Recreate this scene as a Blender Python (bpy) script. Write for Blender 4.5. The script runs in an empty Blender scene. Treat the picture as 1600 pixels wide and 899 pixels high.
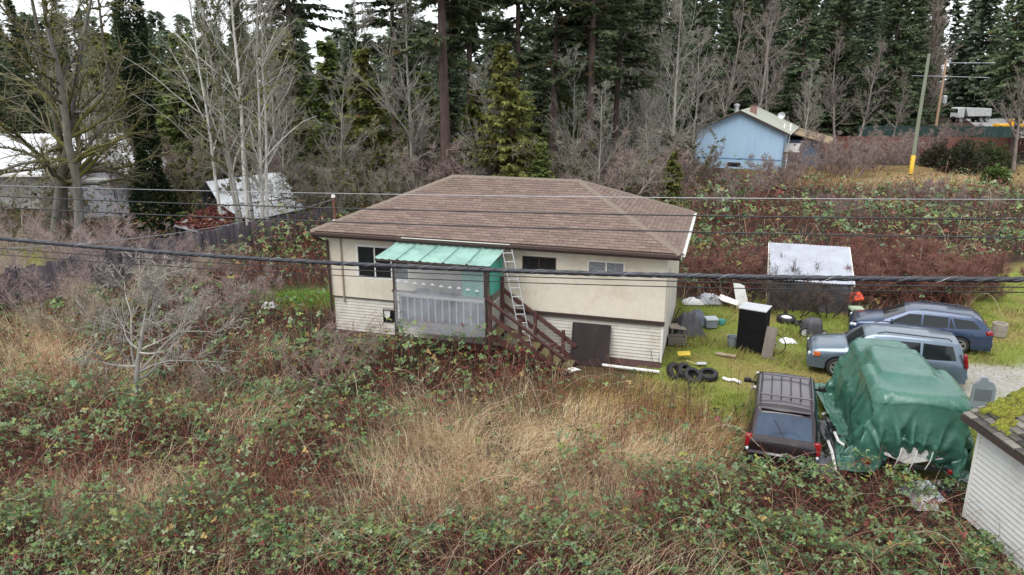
import bpy, math, random
import numpy as np
from mathutils import Vector, Matrix
R = math.radians
SC = bpy.context.scene
COL = SC.collection
# ------------------------------------------------------------------ camera
CAM_H, PITCH, FPX = 8.6, R(16.0), 1143.0
cd = bpy.data.cameras.new('camera'); cam = bpy.data.objects.new('camera', cd); COL.objects.link(cam)
cam.location = (0, 0, CAM_H); cam.rotation_euler = (R(90) - PITCH, 0, 0)
cd.sensor_width = 36.0; cd.lens = 36.0 * FPX / 1600.0; cd.clip_start = 0.1; cd.clip_end = 2000
SC.camera = cam
# ------------------------------------------------------------------ sky, sun, exposure (overcast winter day)
W = bpy.data.worlds.new('World'); SC.world = W; W.use_nodes = True
nt = W.node_tree; nt.nodes.clear()
sky = nt.nodes.new('ShaderNodeTexSky'); sky.sky_type = 'NISHITA'; sky.sun_disc = False
SUN_EL, SUN_ROT = R(58), R(215)
sky.sun_elevation = SUN_EL; sky.sun_rotation = SUN_ROT
sky.air_density = 1.0; sky.dust_density = 1.5; sky.ozone_density = 1.0
hs = nt.nodes.new('ShaderNodeHueSaturation'); hs.inputs['Saturation'].default_value = 0.5; hs.inputs['Value'].default_value = 1.0
cl = nt.nodes.new('ShaderNodeMix'); cl.data_type = 'RGBA'; cl.inputs[0].default_value = 0.8; cl.inputs[7].default_value = (6.3, 6.5, 6.8, 1)   # even cloud deck over the clear sky
bg = nt.nodes.new('ShaderNodeBackground'); bg.inputs[1].default_value = 0.12
wo = nt.nodes.new('ShaderNodeOutputWorld')
nt.links.new(sky.outputs[0], hs.inputs['Color']); nt.links.new(hs.outputs[0], cl.inputs[6]); nt.links.new(cl.outputs[2], bg.inputs[0]); nt.links.new(bg.outputs[0], wo.inputs[0])
sl = bpy.data.lights.new('sun', 'SUN'); sl.energy = 1.5; sl.angle = R(40); sl.color = (1.0, 0.97, 0.93)
sun = bpy.data.objects.new('sun', sl); COL.objects.link(sun)
_sd = Vector((math.sin(SUN_ROT) * math.cos(SUN_EL), math.cos(SUN_ROT) * math.cos(SUN_EL), math.sin(SUN_EL)))
sun.rotation_euler = _sd.to_track_quat('Z', 'Y').to_euler()
SC.view_settings.view_transform = 'Standard'; SC.view_settings.look = 'None'
SC.view_settings.gamma = 1.0; SC.view_settings.use_curve_mapping = False
SC.view_settings.exposure = 0.92
SC.cycles.max_bounces = 6; SC.cycles.diffuse_bounces = 3; SC.cycles.glossy_bounces = 3
SC.cycles.transmission_bounces = 4; SC.cycles.transparent_max_bounces = 8
SC.cycles.use_denoising = True
try:
    SC.cycles.denoiser = "OPENIMAGEDENOISE"; SC.cycles.denoising_input_passes = "RGB_ALBEDO_NORMAL"; SC.cycles.denoising_prefilter = "ACCURATE"
except Exception: pass
SC.render.film_transparent = False

# ------------------------------------------------------------------ helpers: pixels to places
_F = np.array([0, math.cos(PITCH), -math.sin(PITCH)]); _U = np.array([0, math.sin(PITCH), math.cos(PITCH)])
def ray(u, v): return _F + np.array([1., 0, 0]) * (u - 800) / FPX - _U * (v - 449.5) / FPX
def gp(u, v, z=0.0):                       # where the pixel's ray meets height z
    d = ray(u, v); t = (z - CAM_H) / d[2]; return np.array([0, 0, CAM_H]) + t * d
def at(u, v, Y):                           # the point on the pixel's ray at ground distance Y
    d = ray(u, v); return np.array([0, 0, CAM_H]) + d * (Y / d[1])
def pix(P):
    P = np.atleast_2d(P) - np.array([0, 0, CAM_H]); z = np.maximum(P @ _F, .1)
    return 800 + FPX * P[:, 0] / z, 449.5 - FPX * (P @ _U) / z

# ------------------------------------------------------------------ helpers: materials
def pm(name, base, var=0.15, scale=4.0, rough=0.8, metal=0.0, bump=0.0, bscale=30.0, dirt=None, dirt_amt=0.0, dscale=1.2,
       attr=None, spec=0.5, stretch=None, alpha=1.0, trans=0.0, coat=0.0, backlight=0.0):
    m = bpy.data.materials.new(name); m.use_nodes = True
    N = m.node_tree.nodes; Lk = m.node_tree.links; N.clear()
    out = N.new('ShaderNodeOutputMaterial'); b = N.new('ShaderNodeBsdfPrincipled'); Lk.new(b.outputs[0], out.inputs[0])
    tc = N.new('ShaderNodeTexCoord'); mp = N.new('ShaderNodeMapping'); Lk.new(tc.outputs['Object'], mp.inputs[0])
    if stretch: mp.inputs['Scale'].default_value = stretch
    b.inputs['Roughness'].default_value = rough; b.inputs['Metallic'].default_value = metal
    b.inputs['Specular IOR Level'].default_value = spec
    if coat: b.inputs['Coat Weight'].default_value = coat; b.inputs['Coat Roughness'].default_value = 0.08
    n = N.new('ShaderNodeTexNoise'); n.inputs['Scale'].default_value = scale; n.inputs['Detail'].default_value = 6; n.inputs['Roughness'].default_value = .65
    Lk.new(mp.outputs[0], n.inputs['Vector'])
    rp = N.new('ShaderNodeMapRange'); rp.inputs[1].default_value = .3; rp.inputs[2].default_value = .7
    rp.inputs[3].default_value = 1 - var; rp.inputs[4].default_value = 1 + var; Lk.new(n.outputs[0], rp.inputs[0])
    mul = N.new('ShaderNodeMix'); mul.data_type = 'RGBA'; mul.blend_type = 'MULTIPLY'; mul.inputs[0].default_value = 1
    if attr:
        a = N.new('ShaderNodeAttribute'); a.attribute_name = attr; Lk.new(a.outputs['Color'], mul.inputs[6])
    else:
        mul.inputs[6].default_value = (*base, 1)
    Lk.new(rp.outputs[0], mul.inputs[7]); col = mul.outputs[2]
    if dirt is not None:
        n2 = N.new('ShaderNodeTexNoise'); n2.inputs['Scale'].default_value = dscale; n2.inputs['Detail'].default_value = 7; n2.inputs['Roughness'].default_value = .7
        Lk.new(mp.outputs[0], n2.inputs['Vector'])
        r2 = N.new('ShaderNodeMapRange'); r2.inputs[1].default_value = .48; r2.inputs[2].default_value = .75; r2.inputs[3].default_value = 0; r2.inputs[4].default_value = dirt_amt
        Lk.new(n2.outputs[0], r2.inputs[0])
        mx = N.new('ShaderNodeMix'); mx.data_type = 'RGBA'; Lk.new(r2.outputs[0], mx.inputs[0]); Lk.new(col, mx.inputs[6]); mx.inputs[7].default_value = (*dirt, 1)
        col = mx.outputs[2]
    Lk.new(col, b.inputs['Base Color'])
    if bump:
        n3 = N.new('ShaderNodeTexNoise'); n3.inputs['Scale'].default_value = bscale; n3.inputs['Detail'].default_value = 5
        Lk.new(mp.outputs[0], n3.inputs['Vector'])
        bp = N.new('ShaderNodeBump'); bp.inputs['Strength'].default_value = bump; bp.inputs['Distance'].default_value = .02
        Lk.new(n3.outputs[0], bp.inputs['Height']); Lk.new(bp.outputs[0], b.inputs['Normal'])
    if alpha < 1: b.inputs['Alpha'].default_value = alpha
    if trans: b.inputs['Transmission Weight'].default_value = trans
    if backlight:
        tl = N.new('ShaderNodeBsdfTranslucent'); Lk.new(col, tl.inputs[0])
        ms = N.new('ShaderNodeMixShader'); ms.inputs[0].default_value = backlight
        Lk.new(b.outputs[0], ms.inputs[1]); Lk.new(tl.outputs[0], ms.inputs[2]); Lk.new(ms.outputs[0], out.inputs[0])
    return m
def srgb(r, g, b):
    f = lambda c: (c / 255 / 12.92) if c / 255 <= .04045 else ((c / 255 + .055) / 1.055) ** 2.4
    return (f(r), f(g), f(b))

# ------------------------------------------------------------------ helpers: meshes
class MB:
    def __init__(s): s.v = []; s.f = []; s.c = []
    def add(s, vs, fs):
        o = len(s.v); s.v.extend([tuple(map(float, p)) for p in vs]); s.f.extend([tuple(i + o for i in f) for f in fs]); return s
    def box(s, c, size, rot=None, taper=(1, 1)):
        hx, hy, hz = size[0] / 2, size[1] / 2, size[2] / 2
        P = [(x * (taper[0] if z > 0 else 1), y * (taper[1] if z > 0 else 1), z) for z in (-hz, hz) for x, y in ((-hx, -hy), (hx, -hy), (hx, hy), (-hx, hy))]
        M = rot.to_matrix() if hasattr(rot, 'to_matrix') else (rot if rot is not None else None)
        if isinstance(rot, tuple):
            from mathutils import Euler
            M = Euler(rot).to_matrix()
        Q = [(M @ Vector(p) if M is not None else Vector(p)) + Vector(c) for p in P]
        return s.add(Q, [(0, 3, 2, 1), (4, 5, 6, 7), (0, 1, 5, 4), (1, 2, 6, 5), (2, 3, 7, 6), (3, 0, 4, 7)])
    def bb(s, x0, x1, y0, y1, z0, z1): return s.box(((x0 + x1) / 2, (y0 + y1) / 2, (z0 + z1) / 2), (x1 - x0, y1 - y0, z1 - z0))
    def beam(s, a, b, w, h, up=(0, 0, 1)):
        a = Vector(a); b = Vector(b); d = (b - a).normalized(); u = Vector(up)
        sd = d.cross(u)
        if sd.length < 1e-4: sd = d.cross(Vector((1, 0, 0)))
        sd.normalize(); u = sd.cross(d)
        P = [q + sd * (i * w / 2) + u * (j * h / 2) for q in (a, b) for i, j in ((-1, -1), (1, -1), (1, 1), (-1, 1))]
        return s.add(P, [(0, 3, 2, 1), (4, 5, 6, 7), (0, 1, 5, 4), (1, 2, 6, 5), (2, 3, 7, 6), (3, 0, 4, 7)])
    def prism(s, poly, a, b, axis='y'):            # polygon extruded along an axis from a to b
        n = len(poly)
        def P(p, t): return (p[0], t, p[1]) if axis == 'y' else ((t, p[0], p[1]) if axis == 'x' else (p[0], p[1], t))
        vs = [P(p, a) for p in poly] + [P(p, b) for p in poly]
        return s.add(vs, [tuple(range(n))[::-1], tuple(range(n, 2 * n))] + [(i, (i + 1) % n, n + (i + 1) % n, n + i) for i in range(n)])
    def slab(s, quad, th):                          # a quad given a thickness along its normal (downwards)
        q = [Vector(p) for p in quad]; n = (q[1] - q[0]).cross(q[-1] - q[0]).normalized()
        k = len(q); vs = q + [p - n * th for p in q]
        return s.add(vs, [tuple(range(k)), tuple(range(k, 2 * k))[::-1]] + [(i, k + i, k + (i + 1) % k, (i + 1) % k) for i in range(k)])
    def tube(s, pts, rad, n=6, cap=True):
        pts = [Vector(p) for p in pts]; K = len(pts)
        if not hasattr(rad, '__len__'): rad = [rad] * K
        vs = []; prev = None
        for i, p in enumerate(pts):
            t = (pts[min(i + 1, K - 1)] - pts[max(i - 1, 0)]).normalized()
            if prev is None: u = t.orthogonal().normalized()
            else:
                u = prev - t * prev.dot(t); u.normalize()
            prev = u; w = t.cross(u)
            for k in range(n):
                a = 2 * math.pi * k / n; vs.append(p + (u * math.cos(a) + w * math.sin(a)) * rad[i])
        fs = [(i * n + k, i * n + (k + 1) % n, (i + 1) * n + (k + 1) % n, (i + 1) * n + k) for i in range(K - 1) for k in range(n)]
        if cap: fs += [tuple(range(n))[::-1], tuple(range((K - 1) * n, K * n))]
        return s.add(vs, fs)
    def lathe(s, prof, n=16, M=None, close=False):    # profile (r, z) about z
        vs = []; m = len(prof)
        for k in range(n):
            a = 2 * math.pi * k / n
            for r, z in prof: vs.append(Vector((r * math.cos(a), r * math.sin(a), z)))
        if M is not None: vs = [M @ v for v in vs]
        fs = []
        for k in range(n):
            for i in range(m if close else m - 1):
                j = (i + 1) % m; fs.append((k * m + i, ((k + 1) % n) * m + i, ((k + 1) % n) * m + j, k * m + j))
        return s.add(vs, fs)
    def grid(s, P):                                  # P[i][j] points
        ni, nj = len(P), len(P[0])
        return s.add([p for r in P for p in r], [(i * nj + j, i * nj + j + 1, (i + 1) * nj + j + 1, (i + 1) * nj + j) for i in range(ni - 1) for j in range(nj - 1)])
    def mesh(s, name, m, smooth=None, bevel=0):
        me = bpy.data.meshes.new(name); me.from_pydata(s.v, [], s.f); me.update()
        if m is not None: me.materials.append(m)
        import bmesh
        bm = bmesh.new(); bm.from_mesh(me)
        if bevel:
            ed = [e for e in bm.edges if len(e.link_faces) == 2 and e.calc_face_angle(0) > .5]
            bmesh.ops.bevel(bm, geom=ed, offset=bevel, segments=1, affect='EDGES', clamp_overlap=True)
        bmesh.ops.recalc_face_normals(bm, faces=bm.faces); bm.to_mesh(me); bm.free()
        if smooth:
            me.shade_smooth(); me.set_sharp_from_angle(angle=R(smooth))
        return me
    def build(s, name, m, parent=None, smooth=None, bevel=0):
        o = bpy.data.objects.new(name, s.mesh(name, m, smooth, bevel)); COL.objects.link(o)
        if parent is not None: o.parent = parent
        return o
def inst(name, me, parent, loc=(0, 0, 0), rot=(0, 0, 0), scale=None):
    o = bpy.data.objects.new(name, me); COL.objects.link(o); o.parent = parent; o.location = loc; o.rotation_euler = rot
    if scale is not None: o.scale = scale
    return o
def tag(o, label=None, cat=None, group=None, kind=None):
    if label: o['label'] = label
    if cat: o['category'] = cat
    if group: o['group'] = group
    if kind: o['kind'] = kind
    return o
def thing(name, label, cat, loc=(0, 0, 0), rz=0.0, group=None):
    o = bpy.data.objects.new(name, None); COL.objects.link(o); o.empty_display_size = .2
    o.location = tuple(float(c) for c in loc); o.rotation_euler = (0, 0, rz); return tag(o, label, cat, group)
def np_mesh(name, V, F, m, cols=None, smooth=False):   # F (n,3) or (n,4); cols per vertex (n,3)
    V = np.asarray(V, np.float32); F = np.asarray(F, np.int32); k = F.shape[1]
    me = bpy.data.meshes.new(name); me.vertices.add(len(V)); me.vertices.foreach_set('co', V.ravel())
    me.loops.add(F.size); me.loops.foreach_set('vertex_index', F.ravel())
    me.polygons.add(len(F)); me.polygons.foreach_set('loop_start', np.arange(0, F.size, k, dtype=np.int32))
    try: me.polygons.foreach_set('loop_total', np.full(len(F), k, np.int32))
    except Exception: pass
    if smooth: me.polygons.foreach_set('use_smooth', np.ones(len(F), bool))
    if cols is not None:
        a = me.color_attributes.new('Col', 'FLOAT_COLOR', 'POINT')
        a.data.foreach_set('color', np.c_[np.asarray(cols, np.float32), np.ones(len(V), np.float32)].ravel())
    me.update(calc_edges=True)
    if m is not None: me.materials.append(m)
    return me
def link(name, me, parent=None):
    o = bpy.data.objects.new(name, me); COL.objects.link(o)
    if parent is not None: o.parent = parent
    return o
def nrm(a): return a / np.maximum(np.linalg.norm(a, axis=-1, keepdims=True), 1e-9)
_rs = np.random.RandomState(5); _tab = _rs.rand(256, 256)
def vnoise(x, y, s=1.0, o=3):
    x = np.asarray(x, float) * s; y = np.asarray(y, float) * s; r = 0; a = 1.; t = 0
    for k in range(o):
        xi = np.floor(x).astype(int); yi = np.floor(y).astype(int); fx = x - xi; fy = y - yi
        fx = fx * fx * (3 - 2 * fx); fy = fy * fy * (3 - 2 * fy)
        g = lambda i, j: _tab[(xi + i + 37 * k) % 256, (yi + j + 71 * k) % 256]
        r = r + a * ((g(0, 0) * (1 - fx) + g(1, 0) * fx) * (1 - fy) + (g(0, 1) * (1 - fx) + g(1, 1) * fx) * fy)
        t += a; a *= .5; x = x * 2.03; y = y * 2.03
    return r / t
def inpoly(x, y, poly):
    x = np.asarray(x); y = np.asarray(y); c = np.zeros(x.shape, bool); n = len(poly)
    for i in range(n):
        (x1, y1), (x2, y2) = poly[i], poly[(i + 1) % n]
        c ^= ((y1 > y) != (y2 > y)) & (x < (x2 - x1) * (y - y1) / (y2 - y1 + 1e-12) + x1)
    return c

# ------------------------------------------------------------------ shared materials
M = {}
M['stucco'] = pm('stucco', srgb(205, 197, 181), .06, 6, .9, bump=.35, bscale=60, dirt=srgb(150, 132, 104), dirt_amt=.5, dscale=.8)
M['siding'] = pm('siding_white', srgb(192, 187, 177), .06, 5, .7, dirt=srgb(140, 128, 108), dirt_amt=.55, dscale=2.0)
M['trim_dark'] = pm('trim_dark', srgb(62, 50, 45), .2, 8, .7)
M['gutter_brown'] = pm('gutter_brown', srgb(70, 52, 46), .2, 6, .55)
M['trim_white'] = pm('trim_white', srgb(214, 212, 206), .06, 8, .6, dirt=srgb(150, 145, 135), dirt_amt=.4)
M['glass_dark'] = pm('glass_dark', (.012, .014, .017), .3, 3, .06, spec=.6)
M['stain_wood'] = pm('stained_wood', srgb(78, 48, 44), .25, 6, .75, stretch=(1, 1, .3), bump=.2, dirt=srgb(52, 40, 36), dirt_amt=.6)
M['gray_wood'] = pm('gray_wood', srgb(120, 112, 104), .25, 5, .85, stretch=(1, 1, .15), bump=.3, dirt=srgb(60, 58, 50), dirt_amt=.5)
M['mossy_wood'] = pm('mossy_wood', srgb(104, 98, 66), .25, 6, .9, dirt=srgb(78, 92, 34), dirt_amt=.7)
M['aluminium'] = pm('aluminium', srgb(190, 192, 194), .08, 6, .35, metal=.7)
M['rubber'] = pm('rubber', (.018, .018, .019), .3, 10, .75, bump=.2, dirt=(.05, .045, .04), dirt_amt=.5)
M['black_plastic'] = pm('black_plastic', (.012, .012, .013), .3, 4, .45)
M['white_plastic'] = pm('white_plastic', srgb(222, 222, 220), .06, 4, .5, dirt=srgb(150, 145, 130), dirt_amt=.5)
M['gray_plastic'] = pm('gray_plastic', srgb(120, 128, 136), .12, 4, .55)
M['concrete'] = pm('concrete', srgb(140, 132, 122), .15, 5, .9, bump=.3)
M['rim'] = pm('rim_alloy', srgb(175, 178, 182), .06, 6, .3, metal=.75)
M['chrome'] = pm('chrome_trim', srgb(190, 192, 196), .05, 6, .2, metal=.9)
M['red_lens'] = pm('red_lens', (.22, .008, .012), .15, 10, .2)
M['amber_lens'] = pm('amber_lens', (.5, .12, .03), .15, 10, .2)
M['clear_lens'] = pm('clear_lens', srgb(200, 205, 210), .1, 10, .12)
M['tarp_silver'] = pm('tarp_silver', srgb(176, 178, 184), .1, 3, .45, dirt=srgb(120, 116, 110), dirt_amt=.5)
M['tarp_dark'] = pm('tarp_dark', srgb(70, 68, 72), .25, 3, .5, bump=.4, bscale=6)
M['orange'] = pm('orange_plastic', srgb(214, 72, 36), .1, 4, .5)
M['yellow'] = pm('yellow_paint', srgb(196, 172, 60), .12, 4, .6)
M['blue'] = pm('blue_plastic', srgb(70, 150, 200), .1, 4, .5)
M['teal'] = pm('teal_plastic', srgb(60, 130, 120), .1, 4, .5)
M['foundation'] = pm('foundation_purple', srgb(98, 72, 72), .2, 5, .9, bump=.3)
# ================================================================== ground, gravel, road
LAWN = [(4.2, 19.2), (6.0, 17.4), (8.2, 15.2), (11.0, 13.2), (30, 13.2), (40, 30), (28, 36), (19.2, 31.0), (17.6, 26.4), (15.0, 25.9), (9.5, 27.4), (4.8, 28.4), (3.6, 24.0)]
GRAVEL = [(12.6, 19.6), (13.6, 18.9), (16, 18.5), (60, 15), (60, 21.5), (17, 21.6), (14.2, 21.4), (13.2, 20.9)]
HOUSE_C = np.array([.094, 25.61]); HOUSE_A = -.284
def house_local(x, y):
    dx = x - HOUSE_C[0]; dy = y - HOUSE_C[1]; c, s = math.cos(HOUSE_A), math.sin(HOUSE_A)
    return c * dx + s * dy, -s * dx + c * dy
def softpoly(x, y, poly, w=.5):
    r = 0.
    for dx, dy in ((0, 0), (w, 0), (-w, 0), (0, w), (0, -w)):
        n = (vnoise(x, y, .9) - .5) * 1.6
        r = r + inpoly(x + dx + n, y + dy + n, poly)
    return r / 5
def build_ground():
    ax = np.concatenate([np.linspace(-700, -60, 20), np.linspace(-58, 58, 233), np.linspace(60, 700, 20)])
    ay = np.concatenate([np.linspace(-200, 4, 8), np.linspace(5, 60, 138), np.linspace(61, 170, 80), np.linspace(180, 1500, 16)])
    X, Y = np.meshgrid(ax, ay); lawn = softpoly(X, Y, LAWN); gr = softpoly(X, Y, GRAVEL, .3)
    Z = (vnoise(X, Y, .35) - .5) * .25 * (1 - np.clip(lawn + gr, 0, 1)) * np.clip((Y - 5) / 5, 0, 1) * (Y < 120) - .02
    hx, hy = house_local(X, Y); near = (np.abs(hx) < 7) & (np.abs(hy) < 5); Z = np.where(near, -.03, Z)
    Z += (vnoise(X, Y, 1.3) - .5) * .06 * lawn * (1 - gr)
    V = np.c_[X.ravel(), Y.ravel(), Z.ravel()]
    n, m = X.shape; i = np.arange(n * m).reshape(n, m)
    F = np.stack([i[:-1, :-1], i[:-1, 1:], i[1:, 1:], i[1:, :-1]], -1).reshape(-1, 4)
    soil = np.array([.04, .026, .02]); grass = np.array([.16, .19, .035]); straw = np.array([.25, .175, .075]); grav = np.array([.30, .285, .26])
    a = vnoise(X + 9, Y, .5); st = np.clip((a - .52) * 6, 0, 1)[..., None]
    Lc = grass * (1 - st * .6) + straw * st * .6
    far = np.clip((Y - 58) / 6, 0, 1) * np.clip((X - 20) / 6, 0, 1) * (Y < 75)
    base = soil * (1 - far[..., None] * .9) + straw * .9 * far[..., None] * .9
    u, v = pix(V); u = u.reshape(X.shape); v = v.reshape(X.shape)
    gg = np.exp(-((u - 1040) / 170) ** 2 - ((v - 650) / 60) ** 2)[..., None]
    base = base * (1 - gg) + (straw * .6 + grass * .3) * gg
    p2 = np.exp(-((u - 475) / 55) ** 2 - ((v - 466) / 14) ** 2)[..., None]; base = base * (1 - p2) + np.array([.12, .24, .03]) * p2
    p3 = np.exp(-((u - 60) / 80) ** 2 - ((v - 420) / 40) ** 2)[..., None]; base = base * (1 - p3) + np.array([.2, .2, .05]) * p3
    c = base * (1 - lawn[..., None]) + Lc * lawn[..., None]
    gn = (gr * np.clip(.55 + vnoise(X, Y, 1.7) * .9, 0, 1))[..., None]; c = c * (1 - gn) + grav * gn
    m_ = pm('ground_mat', (1, 1, 1), .28, 9, .95, attr='Col', bump=.6, bscale=25, spec=.2)
    o = link('ground', np_mesh('ground', V, F, m_, c.reshape(-1, 3), True)); tag(o, kind='structure')
build_ground()
# far road where the dump trailer stands
rm = pm('road_asphalt', srgb(140, 138, 138), .1, 3, .9, bump=.2)
P = [[Vector((x, y, .012)) for x, y in row] for row in (((56, 95), (66, 92)), ((70, 112), (84, 110)), ((84, 135), (100, 134)), ((97, 160), (116, 160)), ((120, 200), (140, 200)))]
o = MB().grid(P).build('road', rm); tag(o, kind='structure')
# ================================================================== the cream house
def slope_tabs(parent, A, B, Cc, D, tabw, expo, mats, nsep, rng, name='shingle', th=.014, lift=.012, ragged=.2):
    """shingle courses on the quad A,B (eave, left to right) Cc,D (top right, top left); nsep of them are objects of their own."""
    A, B, Cc, D = map(Vector, (A, B, Cc, D)); ex = (B - A).normalized()
    n = ex.cross((D - A)).normalized(); es = n.cross(ex); H = (D - A).dot(es); Lw = (B - A).length
    xl = (D - A).dot(ex); xr = (Cc - A).dot(ex); ncourse = int(H / expo); tris = MB(); faces_col = []; made = 0
    meshes = []
    for k, mm in enumerate(mats):
        b = MB().box((0, 0, 0), (tabw - .008, expo * 1.28, th)); meshes.append(b.mesh('shingle', mm))
    tilt = math.atan2(th * 1.1, expo)
    rest = [MB() for _ in mats]
    for j in range(ncourse):
        s = (j + .5) * expo; t = s / H
        a = t * xl; bnd = Lw + t * (xr - Lw); off = (j % 2) * tabw / 2 + rng.uniform(-.03, .03)
        i0 = int(a / tabw) - 1
        for i in range(i0, int(bnd / tabw) + 2):
            x0 = max(i * tabw + off, a); x1 = min((i + 1) * tabw + off, bnd)
            if x1 - x0 < .06: continue
            w = x1 - x0; q = rng.random(); k = int(q * len(mats))
            c = A + ex * ((x0 + x1) / 2) + es * s + n * (lift + rng.uniform(0, .004))
            M4 = Matrix((ex, es, n)).transposed() @ Matrix.Rotation(-tilt, 3, 'X') @ Matrix.Rotation(rng.uniform(-.01, .01), 3, 'Z')
            if made < nsep:
                o = bpy.data.objects.new(name, meshes[k]); COL.objects.link(o); o.parent = parent
                o.matrix_local = Matrix.Translation(c) @ M4.to_4x4() @ Matrix.Diagonal((w / tabw, 1, 1, 1)); made += 1
            else:
                rest[k].box(c, (w - .008, expo * 1.28, th), M4)
    for k, r in enumerate(rest):
        if r.v: tag(r.build('shingle_field', mats[k], parent), kind='stuff')
def lap_boards(parent, a, b, z0, z1, expo, mat, holes=(), out=(0, -1), name='siding_board', th=.03):
    """clapboards along the wall line a-b (xy), facing out; holes are (s0, s1, z0, z1) along the line."""
    a = Vector((*a, 0)); b = Vector((*b, 0)); d = (b - a); L = d.length; d.normalize(); o_ = Vector((*out, 0)); nb = max(1, round((z1 - z0) / expo)); e = (z1 - z0) / nb
    for k in range(nb):
        za, zb = z0 + k * e, z0 + (k + 1) * e; segs = [(0, L)]
        for h0, h1, hz0, hz1 in holes:
            if hz0 < zb - .01 and hz1 > za + .01:
                segs = [q for s in segs for q in ((s[0], min(s[1], h0)), (max(s[0], h1), s[1])) if q[1] - q[0] > .03]
        for s0, s1 in segs:
            P = []
            for s in (s0, s1):
                q = a + d * s
                P += [q + Vector((0, 0, za)), q + o_ * th + Vector((0, 0, za)), q + o_ * .004 + Vector((0, 0, zb + .004)), q + Vector((0, 0, zb))]
            MB().add(P, [(0, 1, 2, 3), (7, 6, 5, 4), (0, 4, 5, 1), (1, 5, 6, 2), (2, 6, 7, 3), (3, 7, 4, 0)]).build(name, mat, parent)
def wall_holes(mb, x0, x1, z0, z1, holes, y0, y1, axis='y'):
    xs = sorted({x0, x1, *[h[0] for h in holes], *[h[1] for h in holes]}); zs = sorted({z0, z1, *[h[2] for h in holes], *[h[3] for h in holes]})
    for i in range(len(xs) - 1):
        run = None
        for j in range(len(zs) - 1):
            cx, cz = (xs[i] + xs[i + 1]) / 2, (zs[j] + zs[j + 1]) / 2
            if any(h[0] < cx < h[1] and h[2] < cz < h[3] for h in holes): continue
            if axis == 'y': mb.bb(xs[i], xs[i + 1], y0, y1, zs[j], zs[j + 1])
            else: mb.bb(y0, y1, xs[i], xs[i + 1], zs[j], zs[j + 1])
def window(parent, x0, x1, z0, z1, y, glass, frame, fw=.06, mull=1, label=None, sash=None):
    f = MB(); d0, d1 = y - .035, y + .05
    f.bb(x0, x1, d0, d1, z0, z0 + fw); f.bb(x0, x1, d0, d1, z1 - fw, z1); f.bb(x0, x0 + fw, d0, d1, z0 + fw, z1 - fw); f.bb(x1 - fw, x1, d0, d1, z0 + fw, z1 - fw)
    w = f.build('window', frame, parent, bevel=.004)
    if label: w['label'] = label
    n = mull + 1; step = (x1 - x0 - 2 * fw) / n
    for k in range(n):
        a = x0 + fw + k * step
        MB().bb(a + (.012 if k else 0), a + step - (.012 if k < n - 1 else 0), y + .015 + .01 * (k % 2), y + .03 + .01 * (k % 2), z0 + fw, z1 - fw).build('pane', glass[k % len(glass)], w)
        if k: MB().bb(a - .022, a + .022, y - .012, y + .014, z0 + fw, z1 - fw).build('mullion', frame, w)
    return w
rng = random.Random(3)
house = thing('house', 'cream stucco house with brown hip roof and white lap siding below', 'house', (HOUSE_C[0], HOUSE_C[1], 0), HOUSE_A)
HX, HY, ZE, ZR, RL = 5.62, 3.17, 3.72, 5.22, 2.3
OX, OY = 6.01, 3.56
holes = [(-4.62, -2.68, 2.10, 3.26), (1.16, 2.25, 2.78, 3.26), (3.23, 4.37, 2.80, 3.26)]
w = MB(); wall_holes(w, -HX, HX, 1.40, 3.6, holes, -HY, -HY + .18); w.build('front_wall', M['stucco'], house)
MB().bb(HX - .18, HX - .001, -HY + .181, HY, 1.40, 3.6).build('side_wall', M['stucco'], house)
MB().bb(-HX + .001, -HX + .18, -HY + .181, HY, .1, 3.6).build('side_wall', M['stucco'], house)
MB().bb(-HX + .181, HX - .181, HY - .18, HY - .001, .1, 3.6).build('back_wall', M['stucco'], house)
MB().bb(-HX + .2, HX - .2, -HY + .5, HY - .25, 1.3, 1.4).build('floor', M['gray_wood'], house)
b = MB(); wall_holes(b, -HX + .05, HX - .05, .16, 1.399, [(-3.78, -3.31, .57, 1.05)], -HY + .05, -HY + .2); b.build('basement_wall', M['siding'], house)
MB().bb(HX - .2, HX - .05, -HY + .201, HY, .16, 1.399).build('basement_wall', M['siding'], house)
f = MB(); f.bb(-HX + .03, HX - .03, -HY + .03, -HY + .25, -.25, .159); f.bb(HX - .25, HX - .03, -HY + .251, HY, -.25, .159); f.build('foundation', M['foundation'], house)
lap_boards(house, (-HX + .06, -HY + .05), (HX - .06, -HY + .05), .18, 1.34, .105, M['siding'], [(1.84 - .03, 2.31 + .03, .54, 1.08)])
lap_boards(house, (HX - .05, -HY + .08), (HX - .05, HY - .1), .18, 1.34, .105, M['siding'], out=(1, 0))
MB().bb(HX - .07, HX - .005, -HY + .01, -HY + .075, .17, 1.38).build('corner_board', M['trim_white'], house)
MB().bb(.95, HX + .02, -HY - .05, -HY - .002, 1.36, 1.50).build('trim_band', M['trim_dark'], house, bevel=.006)
MB().bb(.95, HX + .03, -HY - .075, -HY - .052, 1.47, 1.51).build('trim_cap', M['trim_dark'], house)
MB().bb(-HX, -2.6, -HY - .02, -HY - .001, 1.37, 1.405).build('dark_line', M['trim_dark'], house)  # thin dark line along the stucco's bottom edge, no trim band here
curt = pm('lace_curtain_glass', srgb(128, 130, 134), .35, 14, .25, dirt=srgb(70, 72, 78), dirt_amt=.8, dscale=9)
window(house, *holes[0], -HY + .03, [M['glass_dark']], M['trim_white'], .07, 2, 'large dark window with white frame beside the porch')
window(house, *holes[1], -HY + .03, [M['glass_dark']], M['trim_dark'], .035, 1, 'narrow dark sliding window in the middle of the wall')
window(house, *holes[2], -HY + .03, [curt], M['trim_white'], .045, 1, 'narrow window with pale curtains near the right corner')
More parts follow.
